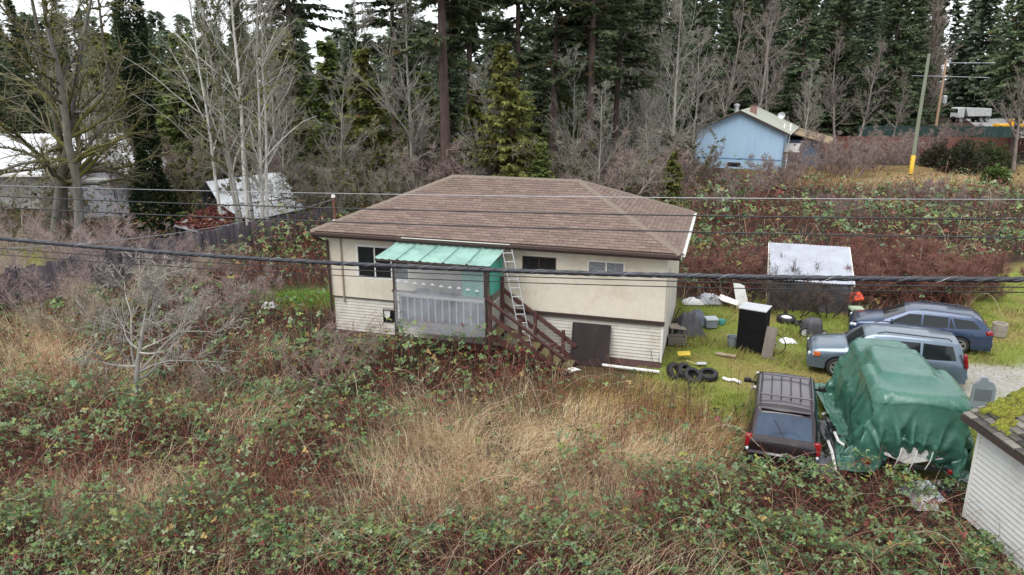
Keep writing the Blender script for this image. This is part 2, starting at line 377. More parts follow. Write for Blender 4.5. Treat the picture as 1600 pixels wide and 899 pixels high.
window(house, -3.78, -3.31, .57, 1.05, -HY + .08, [M['glass_dark']], M['trim_dark'], .03, 0, 'small basement window in the white siding')
MB().add([(-3.74, -HY + .085, 1.02), (-3.5, -HY + .082, 1.02), (-3.52, -HY + .084, .8), (-3.62, -HY + .08, .7), (-3.74, -HY + .085, .78)], [(0, 1, 2, 3, 4)]).build('rag_curtain', M['trim_white'], house)
# roof
rm_ = [pm('roof_shingle', srgb(*c), .22, 18, .95, bump=.5, bscale=90, dirt=srgb(98, 92, 68), dirt_amt=.4, dscale=.7, spec=.2) for c in ((117, 100, 93), (123, 106, 98), (111, 95, 88), (120, 103, 95), (114, 98, 92), (127, 110, 102))]
roof = MB()
e = [(-OX, -OY, ZE), (OX, -OY, ZE), (OX, OY, ZE), (-OX, OY, ZE)]; r1 = (-RL, 0, ZR); r2 = (RL, 0, ZR)
roof.add(e + [r1, r2], [(0, 1, 5, 4), (1, 2, 5), (2, 3, 4, 5), (3, 0, 4), (3, 2, 1, 0)])
roof = roof.build('roof', rm_[0], house)
slope_tabs(roof, e[0], e[1], r2, r1, .31, .142, rm_, 300, rng)
slope_tabs(roof, e[1], e[2], r2, r2, .31, .142, rm_, 0, rng)
slope_tabs(roof, e[2], e[3], r1, r2, .31, .142, rm_, 0, rng)
slope_tabs(roof, e[3], e[0], r1, r1, .31, .142, rm_, 0, rng)
capm = pm('roof_cap', srgb(122, 110, 100), .25, 14, .95, bump=.5, bscale=80, spec=.2)
def caps(a, b, n):
    a = Vector(a); b = Vector(b); d = (b - a) / n; dd = d.normalized(); sd = dd.cross(Vector((0, 0, 1))).normalized(); up = sd.cross(dd)
    me = MB().add([(x, y, z) for y in (-d.length * .62, d.length * .62) for x, z in ((-.14, -.045), (0, .022), (.14, -.045), (.14, -.06), (0, .008), (-.14, -.06))],
                  [(0, 6, 7, 1), (1, 7, 8, 2), (2, 8, 9, 3), (3, 9, 10, 4), (4, 10, 11, 5), (5, 11, 6, 0), (0, 1, 2, 3, 4, 5), (6, 11, 10, 9, 8, 7)]).mesh('cap_shingle', capm)
    for k in range(n):
        o = bpy.data.objects.new('cap_shingle', me); COL.objects.link(o); o.parent = roof
        o.matrix_local = Matrix.Translation(a + d * (k + .5) + up * .03) @ (Matrix((sd, dd, up)).transposed() @ Matrix.Rotation(.035, 3, 'X')).to_4x4()
caps(e[1], r2, 18); caps(e[0], r1, 18); caps(e[2], r2, 18); caps(r1, r2, 16)
g = MB(); g.bb(-OX, OX, -OY - .10, -OY - .02, ZE - .12, ZE - .015); g.build('gutter', M['gutter_brown'], roof, bevel=.012)
MB().bb(-OX + .02, OX - .02, -OY - .018, -OY + .01, ZE - .2, ZE - .002).build('fascia', M['trim_dark'], roof)
MB().bb(OX + .012, OX + .03, -OY, OY, ZE - .17, ZE - .004).build('fascia', M['trim_white'], roof)
g = MB(); g.bb(OX + .032, OX + .12, -OY + .05, OY - .02, ZE - .11, ZE - .02); g.build('gutter', M['trim_white'], roof, bevel=.012)
MB().bb(-2.7, .9, -OY - .125, -OY - .101, ZE - .03, ZE - .008).build('drip_edge', M['trim_white'], roof)
MB().bb(-OX + .03, OX - .03, -OY + .012, OY - .03, ZE - .21, ZE - .17).build('soffit', M['gutter_brown'], roof)
d = MB(); d.tube([(-5.95, -OY - .06, ZE - .1), (-5.9, -3.5, 3.45), (-HX - .02, -HY - .06, 3.3), (-HX - .0, -HY - .06, .1)], .045, 8); d.build('downspout', M['gutter_brown'], house, 40)
MB().tube([(-5.15, -HY - .03, 3.5), (-5.15, -HY - .03, 1.2)], .03, 6).build('conduit', pm('conduit_tan', srgb(150, 134, 112), .1, 5, .6), house, 40)
ms = MB().tube([(-5.45, -2.95, 3.9), (-5.45, -2.95, 4.75)], .045, 8).build('service_mast', pm('mast_rust', srgb(110, 70, 60), .2, 6, .6), house, 40)
MB().lathe([(0, .1), (.06, .08), (.07, 0), (.03, -.02), (0, -.02)], 10, Matrix.Translation((-5.45, -2.95, 4.76))).build('weatherhead', M['trim_white'], ms, 40)
MB().lathe([(.14, 0), (.07, .05), (.06, .07), (0, .07)], 10, Matrix.Translation((-5.45, -2.95, 3.95))).build('mast_boot', M['aluminium'], ms, 40)
MB().tube([(5.5, -HY - .02, .3), (HX + .05, -2.0, 2.9)], .02, 5).build('cable_conduit', M['trim_white'], house)

# ---------------------------------------------------------------- covered porch
porch = thing('covered_porch', 'raised porch wrapped in clear plastic sheeting under a mint green panel roof', 'porch', (HOUSE_C[0], HOUSE_C[1], 0), HOUSE_A)
mint = pm('mint_panel', srgb(136, 172, 160), .08, 3, .55, dirt=srgb(84, 112, 104), dirt_amt=.7, dscale=1.4)
xb = np.linspace(-2.85, .74, 6); xf = np.linspace(-3.08, .66, 6)
for k in range(5):
    nb = 14; P = []
    for t in (0., .5, 1.):
        row = []
        for i in range(nb + 1):
            q = i / nb; x = (1 - t) * (xb[k] + (xb[k + 1] - xb[k]) * q) + t * (xf[k] + (xf[k + 1] - xf[k]) * q)
            z = 3.585 * (1 - t) + 3.27 * t - .03 * math.sin(math.pi * t) + .010 * math.cos(2 * math.pi * q * 3) + (.022 if k % 2 and False else 0) + .012 * k * 0
            row.append((x, -3.2 - 1.62 * t, z + (.03 if i in (0, nb) else 0)))
        P.append(row)
    MB().grid(P).build('roof_panel', mint, porch, 60)
for k in range(1, 5):
    MB().beam((xb[k], -3.2, 3.622), (xf[k], -4.82, 3.308), .02, .012).build('panel_seam', pm('seam_dark', srgb(92, 126, 118), .2, 6, .6), porch)
MB().beam((-2.6, -4.62, 3.19), (.5, -4.62, 3.21), .07, .12).build('header_beam', M['trim_dark'], porch)
MB().beam((-3.08, -4.84, 3.235), (.66, -4.84, 3.25), .03, .05).build('roof_edge', M['trim_dark'], porch)
for k in range(5):
    x = -2.5 + k * .72; MB().beam((x + .1, -3.25, 3.50), (x, -4.6, 3.215), .045, .07).build('rafter', M['stain_wood'], porch)
for x, z0 in ((-2.55, 0.0), (.42, 0.0)):
    MB().bb(x - .045, x + .045, -4.665, -4.575, z0, 3.13).build('post', M['trim_dark'], porch)
MB().bb(-2.6, .5, -4.6, -3.18, 1.08, 1.2).build('deck', M['gray_wood'], porch)
MB().beam((-2.62, -4.69, 2.24), (.47, -4.69, 2.215), .05, .05).build('mid_rail', M['stain_wood'], porch)
# white picket railing behind the sheet
MB().bb(-2.5, .38, -4.52, -4.45, 2.02, 2.09).build('picket_rail', M['trim_white'], porch)
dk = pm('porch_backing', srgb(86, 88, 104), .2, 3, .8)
MB().bb(-2.5, .36, -4.44, -4.42, 1.3, 2.0).build('picket_backing', dk, porch)  # dark sheet behind the pickets, filling the gaps between them
pk = MB().bb(-.022, .022, -.02, .02, 0, .74).mesh('picket', pm('picket_paint', srgb(176, 178, 186), .1, 5, .7))
for k in range(13): inst('picket', pk, porch, (-2.42 + k * .232, -4.485, 1.28))
# clear sheeting
def plastic():
    m = bpy.data.materials.new('clear_sheeting'); m.use_nodes = True; N = m.node_tree.nodes; L = m.node_tree.links; N.clear()
    o_ = N.new('ShaderNodeOutputMaterial'); b = N.new('ShaderNodeBsdfPrincipled'); t = N.new('ShaderNodeBsdfTransparent'); mx = N.new('ShaderNodeMixShader')
    n = N.new('ShaderNodeTexNoise'); n.inputs['Scale'].default_value = 1.6; n.inputs['Detail'].default_value = 5; tc = N.new('ShaderNodeTexCoord'); L.new(tc.outputs['Object'], n.inputs['Vector'])
    r = N.new('ShaderNodeMapRange'); r.inputs[1].default_value = .3; r.inputs[2].default_value = .7; r.inputs[3].default_value = .26; r.inputs[4].default_value = .5; L.new(n.outputs[0], r.inputs[0])
    b.inputs['Base Color'].default_value = (.42, .44, .47, 1); b.inputs['Roughness'].default_value = .25; t.inputs[0].default_value = (.93, .94, .95, 1)
    L.new(r.outputs[0], mx.inputs[0]); L.new(t.outputs[0], mx.inputs[1]); L.new(b.outputs[0], mx.inputs[2]); L.new(mx.outputs[0], o_.inputs[0]); return m
pl = plastic()
def sheet(x0, x1, z0, z1, y, seed, belly=.05, nx=34, nz=16):
    P = []
    for j in range(nz + 1):
        t = j / nz; row = []
        for i in range(nx + 1):
            q = i / nx; x = x0 + (x1 - x0) * q; z = z0 + (z1 - z0) * t
            fold = .035 * (vnoise(x * 2.2 + seed, z * .8 + x * .6, 1.4) - .5) * 2 * (.4 + 1.0 * (1 - t)) + .02 * (vnoise(x * 6 + seed, z * 1.2, 1.) - .5)
            row.append((x, float(y - fold - belly * math.sin(math.pi * q) * (1 - t) ** 1.5), z - .03 * math.sin(math.pi * q) * (1 - t)))
        P.append(row)
    return MB().grid(P).build('plastic_sheet', pl, porch, 80)
s1 = sheet(-2.5, .4, 2.18, 3.14, -4.70, 2.); s2 = sheet(-2.52, .44, 1.02, 2.26, -4.735, 7., .1)
mk = pm('white_print', srgb(186, 190, 194), .05, 5, .6)
for k in range(10):
    x = -2.36 + k * .285; z = 2.60 - .012 * k + .01 * math.sin(k * 2.)
    y = -4.775
    MB().add([(x - .07, y, z - .03), (x + .07, y, z - .03), (x + .065, y, z + .005), (x + .03, y, z + .01), (x + .012, y, z + .04), (x - .02, y, z + .045), (x - .03, y, z + .015), (x - .065, y, z + .01)], [tuple(range(8))]).build('printed_motif', mk, s1)
teal = pm('teal_curtain', srgb(74, 164, 146), .15, 4, .6)
def curtain(a, b, z0, z1, nm, wob=.03):
    a = Vector(a); b = Vector(b); n = 18; d = (b - a); sd = Vector((-d.y, d.x, 0)).normalized()
    MB().grid([[tuple(a + d * (i / n) + sd * (wob * math.sin(i * 1.7) * (1.2 - t)) + Vector((0, 0, z0 + (z1 - z0) * t))) for i in range(n + 1)] for t in (0, .35, .7, 1)]).build(nm, teal, porch, 80)
curtain((-.42, -4.33, 0), (.36, -4.36, 0), 1.25, 3.1, 'curtain'); curtain((.52, -4.5, 0), (.56, -3.3, 0), 2.25, 3.22, 'side_curtain', .02)
MB().bb(-2.3, -1.9, -3.8, -3.4, 1.2, 2.0).box((-1.2, -3.6, 1.55), (.7, .5, .7)).build('porch_clutter', M['gray_plastic'], porch)

# ---------------------------------------------------------------- wooden stairs
stairs = thing('staircase', 'dark red brown wooden stairs with rails running down from the porch', 'stairs', (HOUSE_C[0], HOUSE_C[1], 0), HOUSE_A)
X0, X1, ZT = .55, 3.05, 1.18
for y in (-4.62, -3.62):
    MB().beam((X0 - .05, y, ZT - .12), (X1, y, -.02), .05, .22).build('stringer', M['stain_wood'], stairs)
for k in range(7):
    x = X0 + (k + .5) * (X1 - X0) / 7; z = ZT - (k + 1) * (ZT / 7.4) + .06
    MB().bb(x - .15, x + .15, -4.59, -3.65, z - .02, z + .02).build('tread', M['mossy_wood'], stairs, bevel=.006)
for y, xs in ((-4.69, ((.58, 2.35), (1.52, 1.66), (2.5, 1.02))), (-3.55, ((.62, 2.62), (1.7, 1.62), (2.6, 1.06)))):
    for x, zt in xs: MB().bb(x - .05, x + .05, y - .05, y + .05, 0, zt).build('post', M['stain_wood'], stairs, bevel=.008)
    yo = -.075 if y < -4 else .075
    MB().beam((.55, y + yo, 2.22), (2.98, y + yo, .52), .04, .10).build('handrail', M['stain_wood'], stairs, bevel=.006)
    MB().beam((.55, y + yo, 1.78), (2.9, y + yo, .12), .04, .14).build('lower_rail', M['stain_wood'], stairs, bevel=.006)
    MB().beam((.52, y + yo * 1.7, 2.285), (3.02, y + yo * 1.7, .55), .11, .03).build('rail_cap', M['stain_wood'], stairs)
cg = MB()
for k in range(9): cg.tube([(.56, -4.5 + k * .1, 1.25), (.56, -4.5 + k * .1, 2.0)], .008, 4)
cg.bb(.55, .57, -4.55, -3.65, 1.98, 2.01); cg.build('wire_gate', M['trim_white'], stairs)
# ---------------------------------------------------------------- ladder leaning on the porch roof
def ladder(name, label, a, b, side, wd, nr, m, parent=None, thick=.035):
    a = Vector(a); b = Vector(b); sd = Vector(side).normalized(); t = thing(name, label, 'ladder', a)
    d = b - a; up = sd.cross(d).normalized()
    for s in (-1, 1): MB().beam(sd * s * wd / 2, d + sd * s * wd / 2, thick, thick * 2, up).build('rail', m, t)
    for k in range(nr):
        q = d * ((k + .6) / nr); MB().tube([q - sd * wd / 2, q + sd * wd / 2], .017, 6).build('rung', m, t)
    return t
def hw(lx, ly, z):
    c, s = math.cos(HOUSE_A), math.sin(HOUSE_A); return Vector((HOUSE_C[0] + c * lx - s * ly, HOUSE_C[1] + s * lx + c * ly, z))
ladder('ladder', 'long aluminium ladder leaning from the stairs up to the house eave', hw(1.62, -4.3, .72), hw(.84, -3.75, 3.56), hw(1, .35, 0) - hw(0, 0, 0), .29, 11, pm('dull_aluminium', srgb(168, 170, 172), .1, 6, .5, metal=.4), None, .026)
# ---------------------------------------------------------------- boards by the front wall
pb = pm('dark_plywood', srgb(40, 31, 31), .3, 3, .85, bump=.3, bscale=15, stretch=(1, 1, .2), dirt=srgb(74, 52, 44), dirt_amt=.7, dscale=1.5)
o = thing('plywood_sheet', 'dark weathered plywood sheet leaning on the house below the trim band', 'plywood', hw(3.44, -3.5, 0), HOUSE_A)
MB().box((0, .1, .62), (1.2, .02, 1.3), (R(-14), 0, 0)).build('panel', pb, o)
MB().box((-.585, .075, .62), (.04, .03, 1.3), (R(-14), 0, 0)).build('edge_batten', pb, o)
o = MB().box((0, 0, 0), (1.75, .09, .06), (0, R(1), 0)).build('white_board', M['white_plastic'], bevel=.01); o.location = hw(4.75, -3.75, .12); o.rotation_euler = (0, 0, HOUSE_A); tag(o, 'long white board lying on the ground below the purple foundation', 'board')
o = MB().grid([[(x, .05 * math.sin(x * 9) + y, .05 * math.sin(x * 7 + y * 9) + .02) for y in (-.1, 0, .1)] for x in np.linspace(-.35, .35, 10)]).build('plastic_scrap', M['white_plastic'], None, 60); o.location = hw(3.0, -4.5, .12); tag(o, 'crumpled white plastic scrap at the foot of the stairs', 'scrap')
# ================================================================== vehicles
def lerp(a, b, t): return a + (b - a) * t
class CarShape:
    def __init__(s, L, Wd, prof, belt, clr, wheels, wr, zw, tumble=.76, hoodw=.93, endtap=.13):
        s.L, s.W, s.prof, s.belt_, s.clr, s.wheels, s.wr, s.zw = L, Wd, prof, belt, clr, wheels, wr, zw
        s.tumble, s.hoodw, s.endtap = tumble, hoodw, endtap
        s.zroof = max(z for x, z in prof)
        s.px = [p[0] for p in prof]; s.pz = [p[1] for p in prof]; s.bx = [p[0] for p in belt]; s.bz = [p[1] for p in belt]
    def zt(s, x): return float(np.interp(x, s.px, s.pz))
    def zb(s, x): return min(float(np.interp(x, s.bx, s.bz)), s.zt(x) - .05)
    def hw(s, x): q = min(1, abs(x) / (s.L / 2)); return s.W / 2 * (1 - s.endtap * q ** 5)
    def g(s, x): zb = float(np.interp(x, s.bx, s.bz)); return max(0, min(1, (s.zt(x) - zb) / (s.zroof - zb)))
    def yr(s, x): return s.hw(x) * lerp(s.hoodw, s.tumble, s.g(x))
    def zlow(s, x):
        z = s.clr
        for xw in s.wheels:
            d = abs(x - xw)
            if d < s.wr * 1.16: z = max(z, s.zw + math.sqrt((s.wr * 1.16) ** 2 - d * d))
        return z
    def sec(s, x):
        h, zt, zb, yr, zl = s.hw(x), s.zt(x), s.zb(x), s.yr(x), s.zlow(x); zm = lerp(s.clr, zb, .5)
        zm = max(zm, zl + .01); dz = min(.08, (zt - zb) * .5)
        return [(h * .93, zl), (h * .985, zl + .012), (h, zm), (h * .99, max(zb - .06, zm + .005)), (h * .955, zb), (yr, zt - dz), (yr * .93, zt - dz * .35), (yr * .5, zt - .004), (0, zt + .008)]
    def side(s, x, z):       # the outer y of the skin at (x, z) above the belt
        zb, zt = s.zb(x), s.zt(x); dz = min(.08, (zt - zb) * .5); t = (z - zb) / max(zt - dz - zb, .01)
        if z < zb: 
            q = [(p[1], p[0]) for p in s.sec(x)[1:5]]; return float(np.interp(z, [a for a, b in q], [b for a, b in q]))
        return lerp(s.hw(x) * .955, s.yr(x), max(0, min(1, t)))
    def body(s, mat, parent):
        xs = set(np.linspace(-s.L / 2, s.L / 2, 41)) | set(s.px)
        for xw in s.wheels: xs |= set(xw + s.wr * 1.16 * np.cos(np.linspace(0, math.pi, 13)))
        xs = sorted(x for x in xs if -s.L / 2 - 1e-6 <= x <= s.L / 2 + 1e-6); ys = [xs[0]]
        for x in xs[1:]:
            if x - ys[-1] > .012: ys.append(x)
        P = []
        for x in ys:
            sc = s.sec(x); P.append([(x, -y, z) for y, z in sc] + [(x, y, z) for y, z in sc[::-1][1:]])
        m = MB().grid(P); n = len(P[0]); m.f.append(tuple(range(n))); m.f.append(tuple(range((len(P) - 1) * n, len(P) * n)))
        return m.build('body', mat, parent, 38)
    def side_glass(s, lower, upper, sgn, mat, parent, off=.006, n=14, name='side_window'):
        xs = np.linspace(0, 1, n + 1); P = []
        for t in (0, .33, .66, 1):
            row = []
            for q in xs:
                lx, lz = lerp(lower[0][0], lower[1][0], q), lerp(lower[0][1], lower[1][1], q); ux, uz = lerp(upper[0][0], upper[1][0], q), lerp(upper[0][1], upper[1][1], q)
                x, z = lerp(lx, ux, t), lerp(lz, uz, t); row.append((x, sgn * (s.side(x, z) + off), z))
            P.append(row)
        return MB().grid(P).build(name, mat, parent, 50)
    def top_patch(s, xa, xb, ka, kb, mat, parent, name, off=.012, n=8):
        sl = (s.zt(xb) - s.zt(xa)) / (xb - xa); nn = Vector((-sl, 0, 1)).normalized()
        P = []
        for i in range(n + 1):
            x = lerp(xa, xb, i / n); k = lerp(ka, kb, i / n); row = []
            for j in range(11):
                a = lerp(-k, k, j / 10); y = a * s.yr(x); dz = min(.08, (s.zt(x) - s.zb(x)) * .5)
                z = s.zt(x) + float(np.interp(abs(a), [0, .5, .93, 1], [.008, -.004, -dz * .35, -dz])); row.append(Vector((x, y, z)) + nn * off)
            P.append(row)
        return MB().grid(P).build(name, mat, parent, 50)
    def strip(s, pts, w, sgn, mat, parent, name='door_seam', off=.005):
        P = [[], []]
        for i, (x, z) in enumerate(pts):
            x2, z2 = pts[min(i + 1, len(pts) - 1)]; x1, z1 = pts[max(i - 1, 0)]; d = Vector((x2 - x1, z2 - z1)).normalized(); nx, nz = -d.y, d.x
            for k, e in enumerate((-.5, .5)):
                a, b = x + nx * w * e, z + nz * w * e; P[k].append((a, sgn * (s.side(a, b) + off), b))
        return MB().grid(P).build(name, mat, parent)
def wheel(parent, x, y, zw, r, wd, sgn, spokes=6, rim=None, hub=True):
    Mx = Matrix.Translation((x, y, zw)) @ Matrix.Rotation(R(90) * (-sgn), 4, 'X')     # local z points outwards
    h = wd / 2
    t = MB().lathe([(r * .66, -h), (r * .9, -h), (r * .985, -h * .7), (r, 0), (r * .985, h * .7), (r * .9, h), (r * .68, h), (r * .64, h * .8), (r * .64, -h * .8)], 28, Mx, True).build('wheel', M['rubber'], parent, 40)
    rm = MB().lathe([(r * .655, -h * .7), (r * .655, h * .9), (r * .60, h * .92), (r * .56, h * .45), (r * .12, h * .3), (0, h * .3)], 28, Mx).build('rim', M['black_plastic'], t, 40)
    sp = MB(); sp.lathe([(r * .66, h * .93), (r * .67, h * .97), (r * .60, h * 1.0), (r * .57, h * .9), (r * .57, h * .5)], 28, Mx)
    for k in range(spokes):
        a = 2 * math.pi * k / spokes; c, s_ = math.cos(a), math.sin(a)
        w0, w1 = r * .13, r * .10
        P = [Vector((c * q - s_ * e, s_ * q + c * e, z)) for q, w_, z in ((r * .08, w0, h * .62), (r * .58, w1, h * .9)) for e in (-w_, w_)] + [Vector((c * q - s_ * e, s_ * q + c * e, z - .03)) for q, w_, z in ((r * .08, w0, h * .62), (r * .58, w1, h * .9)) for e in (-w_, w_)]
        sp.add([Mx @ p for p in P], [(0, 1, 3, 2), (0, 4, 5, 1), (2, 3, 7, 6), (0, 2, 6, 4), (1, 5, 7, 3)])
    sp.lathe([(0, h * .72), (r * .14, h * .7), (r * .16, h * .6)], 14, Mx); sp.build('spokes', rim or M['rim'], t, 40)
    return t
def car_common(name, label, cat, loc, hd, S, paint, rim=None, spokes=6):
    t = thing(name, label, cat, (*loc, 0), R(hd)); S.body(paint, t)
    MB().bb(-S.L / 2 + .12, S.L / 2 - .12, -S.W / 2 + .12, S.W / 2 - .12, S.clr + .02, S.zw + S.wr + .12).build('underbody', M['black_plastic'], t)
    for xw in S.wheels:
        for sg in (-1, 1): wheel(t, xw, sg * (S.W / 2 - .12), S.zw, S.wr, .2, sg, spokes, rim)
    return t
def mirror(t, x, y, z, sg, mat):
    o = MB().box((x, y + sg * .09, z), (.1, .2, .14), taper=(.8, .85)).build('mirror', mat, t, 40, .025)
    MB().box((x, y - sg * .02, z - .03), (.05, .1, .05)).build('mirror_arm', M['black_plastic'], o)
glass = pm('car_glass', (.012, .016, .018), .2, 2, .06, spec=.45)
def paint(nm, c, rough=.28, metal=.5, dirt=(.12, .1, .08), da=.25): return pm(nm, c, .05, 3, rough, metal, coat=.6, dirt=dirt, dirt_amt=da, dscale=2)
seam = pm('panel_gap', (.012, .012, .014), .1, 4, .7)
# ---- silver blue utility vehicle beside the covered boat
S = CarShape(4.5, 1.70, [(-2.25, .80), (-2.22, .86), (-2.02, 1.42), (-1.95, 1.50), (-1.2, 1.565), (0, 1.575), (.42, 1.54), (.62, 1.46), (1.12, 1.07), (1.2, 1.04), (1.95, .93), (2.15, .84), (2.25, .70)], [(-2.25, .93), (0, .93), (1.2, .90), (2.25, .80)], .24, (1.35, -1.28), .335, .325)
p_suv = paint('paint_silver_blue', srgb(98, 114, 128))
c = car_common('parked_car', 'silver blue utility vehicle parked behind the green tarp with red tail light', 'car', (11.12, 20.55), 160, S, p_suv, None, 6); c.scale = (.93, .93, .92)
for sg in (1, -1):
    S.side_glass(((.05, .95), (.88, .95)), ((.05, 1.40), (.42, 1.40)), sg, glass, c); S.side_glass(((-.92, .95), (-.02, .95)), ((-.90, 1.42), (-.02, 1.41)), sg, glass, c); S.side_glass(((-1.92, .98), (-.98, .95)), ((-1.78, 1.40), (-.98, 1.42)), sg, glass, c, name='rear_side_window')
    for X in (.98, .015, -.95): S.strip([(X, .45), (X + .02, .7), (X - .02, .93)], .012, sg, seam, c)
    for X in (.18, -.78): MB().box((X, sg * (S.side(X, .84) + .012), .84), (.16, .025, .03)).build('door_handle', p_suv, c, 40, .006)
    MB().tube([(-1.75, sg * .56, 1.53), (-1.65, sg * .56, 1.60), (.1, sg * .57, 1.63), (.3, sg * .57, 1.56)], .018, 6).build('roof_rail', M['black_plastic'], c, 40)
    mirror(c, .82, sg * .76, 1.0, sg, p_suv)
    o = MB().box((2.13, sg * .64, .68), (.22, .22, .15), (0, R(8), sg * R(-20))).build('headlight', M['clear_lens'], c, 40, .03)
    MB().box((1.99, sg * .785, .72), (.2, .07, .16), (0, 0, sg * R(-12))).build('turn_signal', M['amber_lens'], c, 40, .02)
    MB().box((-2.165, sg * .755, 1.0), (.11, .14, .46), (0, R(10), 0)).build('tail_light', M['red_lens'], c, 40, .03)
S.top_patch(1.1, .66, .93, .90, glass, c, 'windscreen'); S.top_patch(-2.2, -2.05, .88, .86, glass, c, 'rear_window')
MB().bb(2.2, 2.27, -.42, .42, .58, .76).build('grille', M['black_plastic'], c, 40, .02); MB().bb(2.1, 2.275, -.74, .74, .34, .52).build('front_bumper', p_suv, c, 40, .05)
MB().bb(-2.30, -2.12, -.74, .74, .36, .58).build('rear_bumper', p_suv, c, 40, .05); MB().bb(-2.27, -2.25, -.28, .28, .66, .78).build('number_plate', M['white_plastic'], c)
S.strip([(-1.9, .40), (1.0, .40)], .06, 1, M['chrome'], c, 'sill_trim')
# ---- dark blue estate behind it
S = CarShape(4.32, 1.62, [(-2.16, .76), (-2.13, .84), (-1.80, 1.22), (-1.62, 1.30), (-.8, 1.345), (.0, 1.345), (.25, 1.32), (.45, 1.26), (1.12, .92), (1.22, .885), (1.85, .76), (2.05, .68), (2.16, .56)], [(-2.16, .86), (-.5, .83), (1.2, .78), (2.16, .66)], .19, (1.32, -1.22), .30, .295)
p_wag = paint('paint_dark_blue', srgb(44, 62, 90))
c = car_common('parked_car', 'blue estate car parked farthest back beside the concrete ring', 'car', (13.66, 23.35), 156, S, p_wag, None, 5); c.scale = (.96, .96, .95)
for sg in (1, -1):
    S.side_glass(((-.02, .86), (.98, .84)), ((-.02, 1.21), (.36, 1.19)), sg, glass, c); S.side_glass(((-.82, .87), (-.08, .86)), ((-.82, 1.21), (-.08, 1.21)), sg, glass, c)
    S.side_glass(((-1.02, .87), (-.86, .87)), ((-.88, 1.20), (-.86, 1.20)), sg, glass, c, name='quarter_glass'); S.side_glass(((-1.78, .93), (-1.06, .88)), ((-1.55, 1.17), (-.94, 1.20)), sg, glass, c, name='rear_side_window')
    for X in (1.0, -.05, -.95): S.strip([(X, .36), (X + .02, .6), (X - .02, .82)], .012, sg, seam, c)
    for X in (.12, -.78): MB().box((X, sg * (S.side(X, .76) + .012), .76), (.16, .025, .03)).build('door_handle', p_wag, c, 40, .006)
    MB().tube([(-1.55, sg * .53, 1.29), (-1.45, sg * .53, 1.345), (-.1, sg * .54, 1.375), (.05, sg * .54, 1.335)], .014, 6).build('roof_rail', p_wag, c, 40)
    mirror(c, .86, sg * .73, .9, sg, p_wag)
    MB().box((2.02, sg * .61, .58), (.24, .22, .12), (0, R(10), sg * R(-28))).build('headlight', M['clear_lens'], c, 40, .03)
    MB().box((-2.02, sg * .66, .82), (.22, .22, .15), (0, 0, sg * R(28))).build('tail_light', M['red_lens'], c, 40, .03)
S.top_patch(1.1, .48, .93, .90, glass, c, 'windscreen'); S.top_patch(-2.08, -1.84, .86, .86, glass, c, 'rear_window')
MB().bb(2.02, 2.17, -.66, .66, .26, .46).build('front_bumper', p_wag, c, 40, .05); MB().bb(2.11, 2.175, -.4, .4, .30, .42).build('grille', M['black_plastic'], c, 40, .02)
MB().bb(-2.20, -2.05, -.68, .68, .28, .52).build('rear_bumper', p_wag, c, 40, .05); MB().bb(-2.17, -2.155, -.26, .26, .6, .7).build('number_plate', M['white_plastic'], c)
# ---- maroon black family wagon with a roof rack, seen from behind
S = CarShape(4.5, 1.68, [(-2.25, .82), (-2.21, .90), (-1.88, 1.48), (-1.78, 1.55), (-1.0, 1.60), (.1, 1.585), (.4, 1.53), (1.15, 1.04), (1.25, 1.0), (1.95, .88), (2.15, .78), (2.25, .62)], [(-2.25, .95), (0, .93), (1.2, .88), (2.25, .75)], .24, (1.38, -1.30), .34, .33, tumble=.80)
p_van = paint('paint_maroon_black', srgb(34, 22, 28), .3, .3)
roofp = paint('roof_gray', srgb(88, 80, 86), .4, .3)  # paler gray laid over the roof of the dark body
c = car_common('parked_car', 'maroon black wagon with roof rack, its rear sunk in brambles', 'car', (6.72, 16.62), 70, S, p_van, None, 5); c.scale = (.97, .97, .97)
S.top_patch(.2, -1.7, .9, .9, roofp, c, 'roof_skin', .008, 10)
for sg in (1, -1):
    S.side_glass(((.1, .96), (.9, .95)), ((.1, 1.44), (.42, 1.43)), sg, glass, c); S.side_glass(((-.85, .97), (.03, .96)), ((-.85, 1.46), (.03, 1.44)), sg, glass, c); S.side_glass(((-1.9, 1.0), (-.92, .97)), ((-1.7, 1.43), (-.92, 1.46)), sg, glass, c, name='rear_side_window')
    for X in (1.0, .06, -.88): S.strip([(X, .45), (X + .02, .7), (X - .02, .93)], .012, sg, seam, c)
    mirror(c, .85, sg * .84, 1.05, sg, M['black_plastic'])
    MB().box((-2.17, sg * .73, .80), (.10, .17, .32), (0, R(8), 0)).build('tail_light', M['red_lens'], c, 40, .03)
    MB().box((-2.215, sg * .70, .61), (.06, .18, .08)).build('reversing_light', M['clear_lens'], c, 40, .02)
    MB().tube([(-1.62, sg * .57, 1.55), (-1.55, sg * .57, 1.64), (.0, sg * .57, 1.665), (.1, sg * .57, 1.6)], .02, 6).build('roof_rail', M['black_plastic'], c, 40)
    MB().box((2.1, sg * .6, .72), (.2, .28, .16)).build('headlight', M['clear_lens'], c, 40, .03)
for k in range(4): MB().bb(-1.40, -.1, -.33 + k * .22 - .014, -.33 + k * .22 + .014, 1.608, 1.63).build('roof_slat', M['black_plastic'], c)
for X in (-1.4, -.1): MB().beam((X, -.57, 1.66), (X, .57, 1.66), .05, .025).build('crossbar', roofp, c)
S.top_patch(1.1, .45, .93, .9, glass, c, 'windscreen')
rw = S.top_patch(-2.17, -1.91, .88, .86, pm('rear_glass', (.03, .05, .085), .3, 2, .05, spec=.6), c, 'rear_window')  # blue in the glass base colour stands in for reflected sky
MB().tube([(-2.19, -.02, .98), (-2.02, .22, 1.32)], .008, 4).build('wiper', M['black_plastic'], rw)
MB().bb(-2.30, -2.1, -.74, .74, .36, .60).build('rear_bumper', p_van, c, 40, .05)
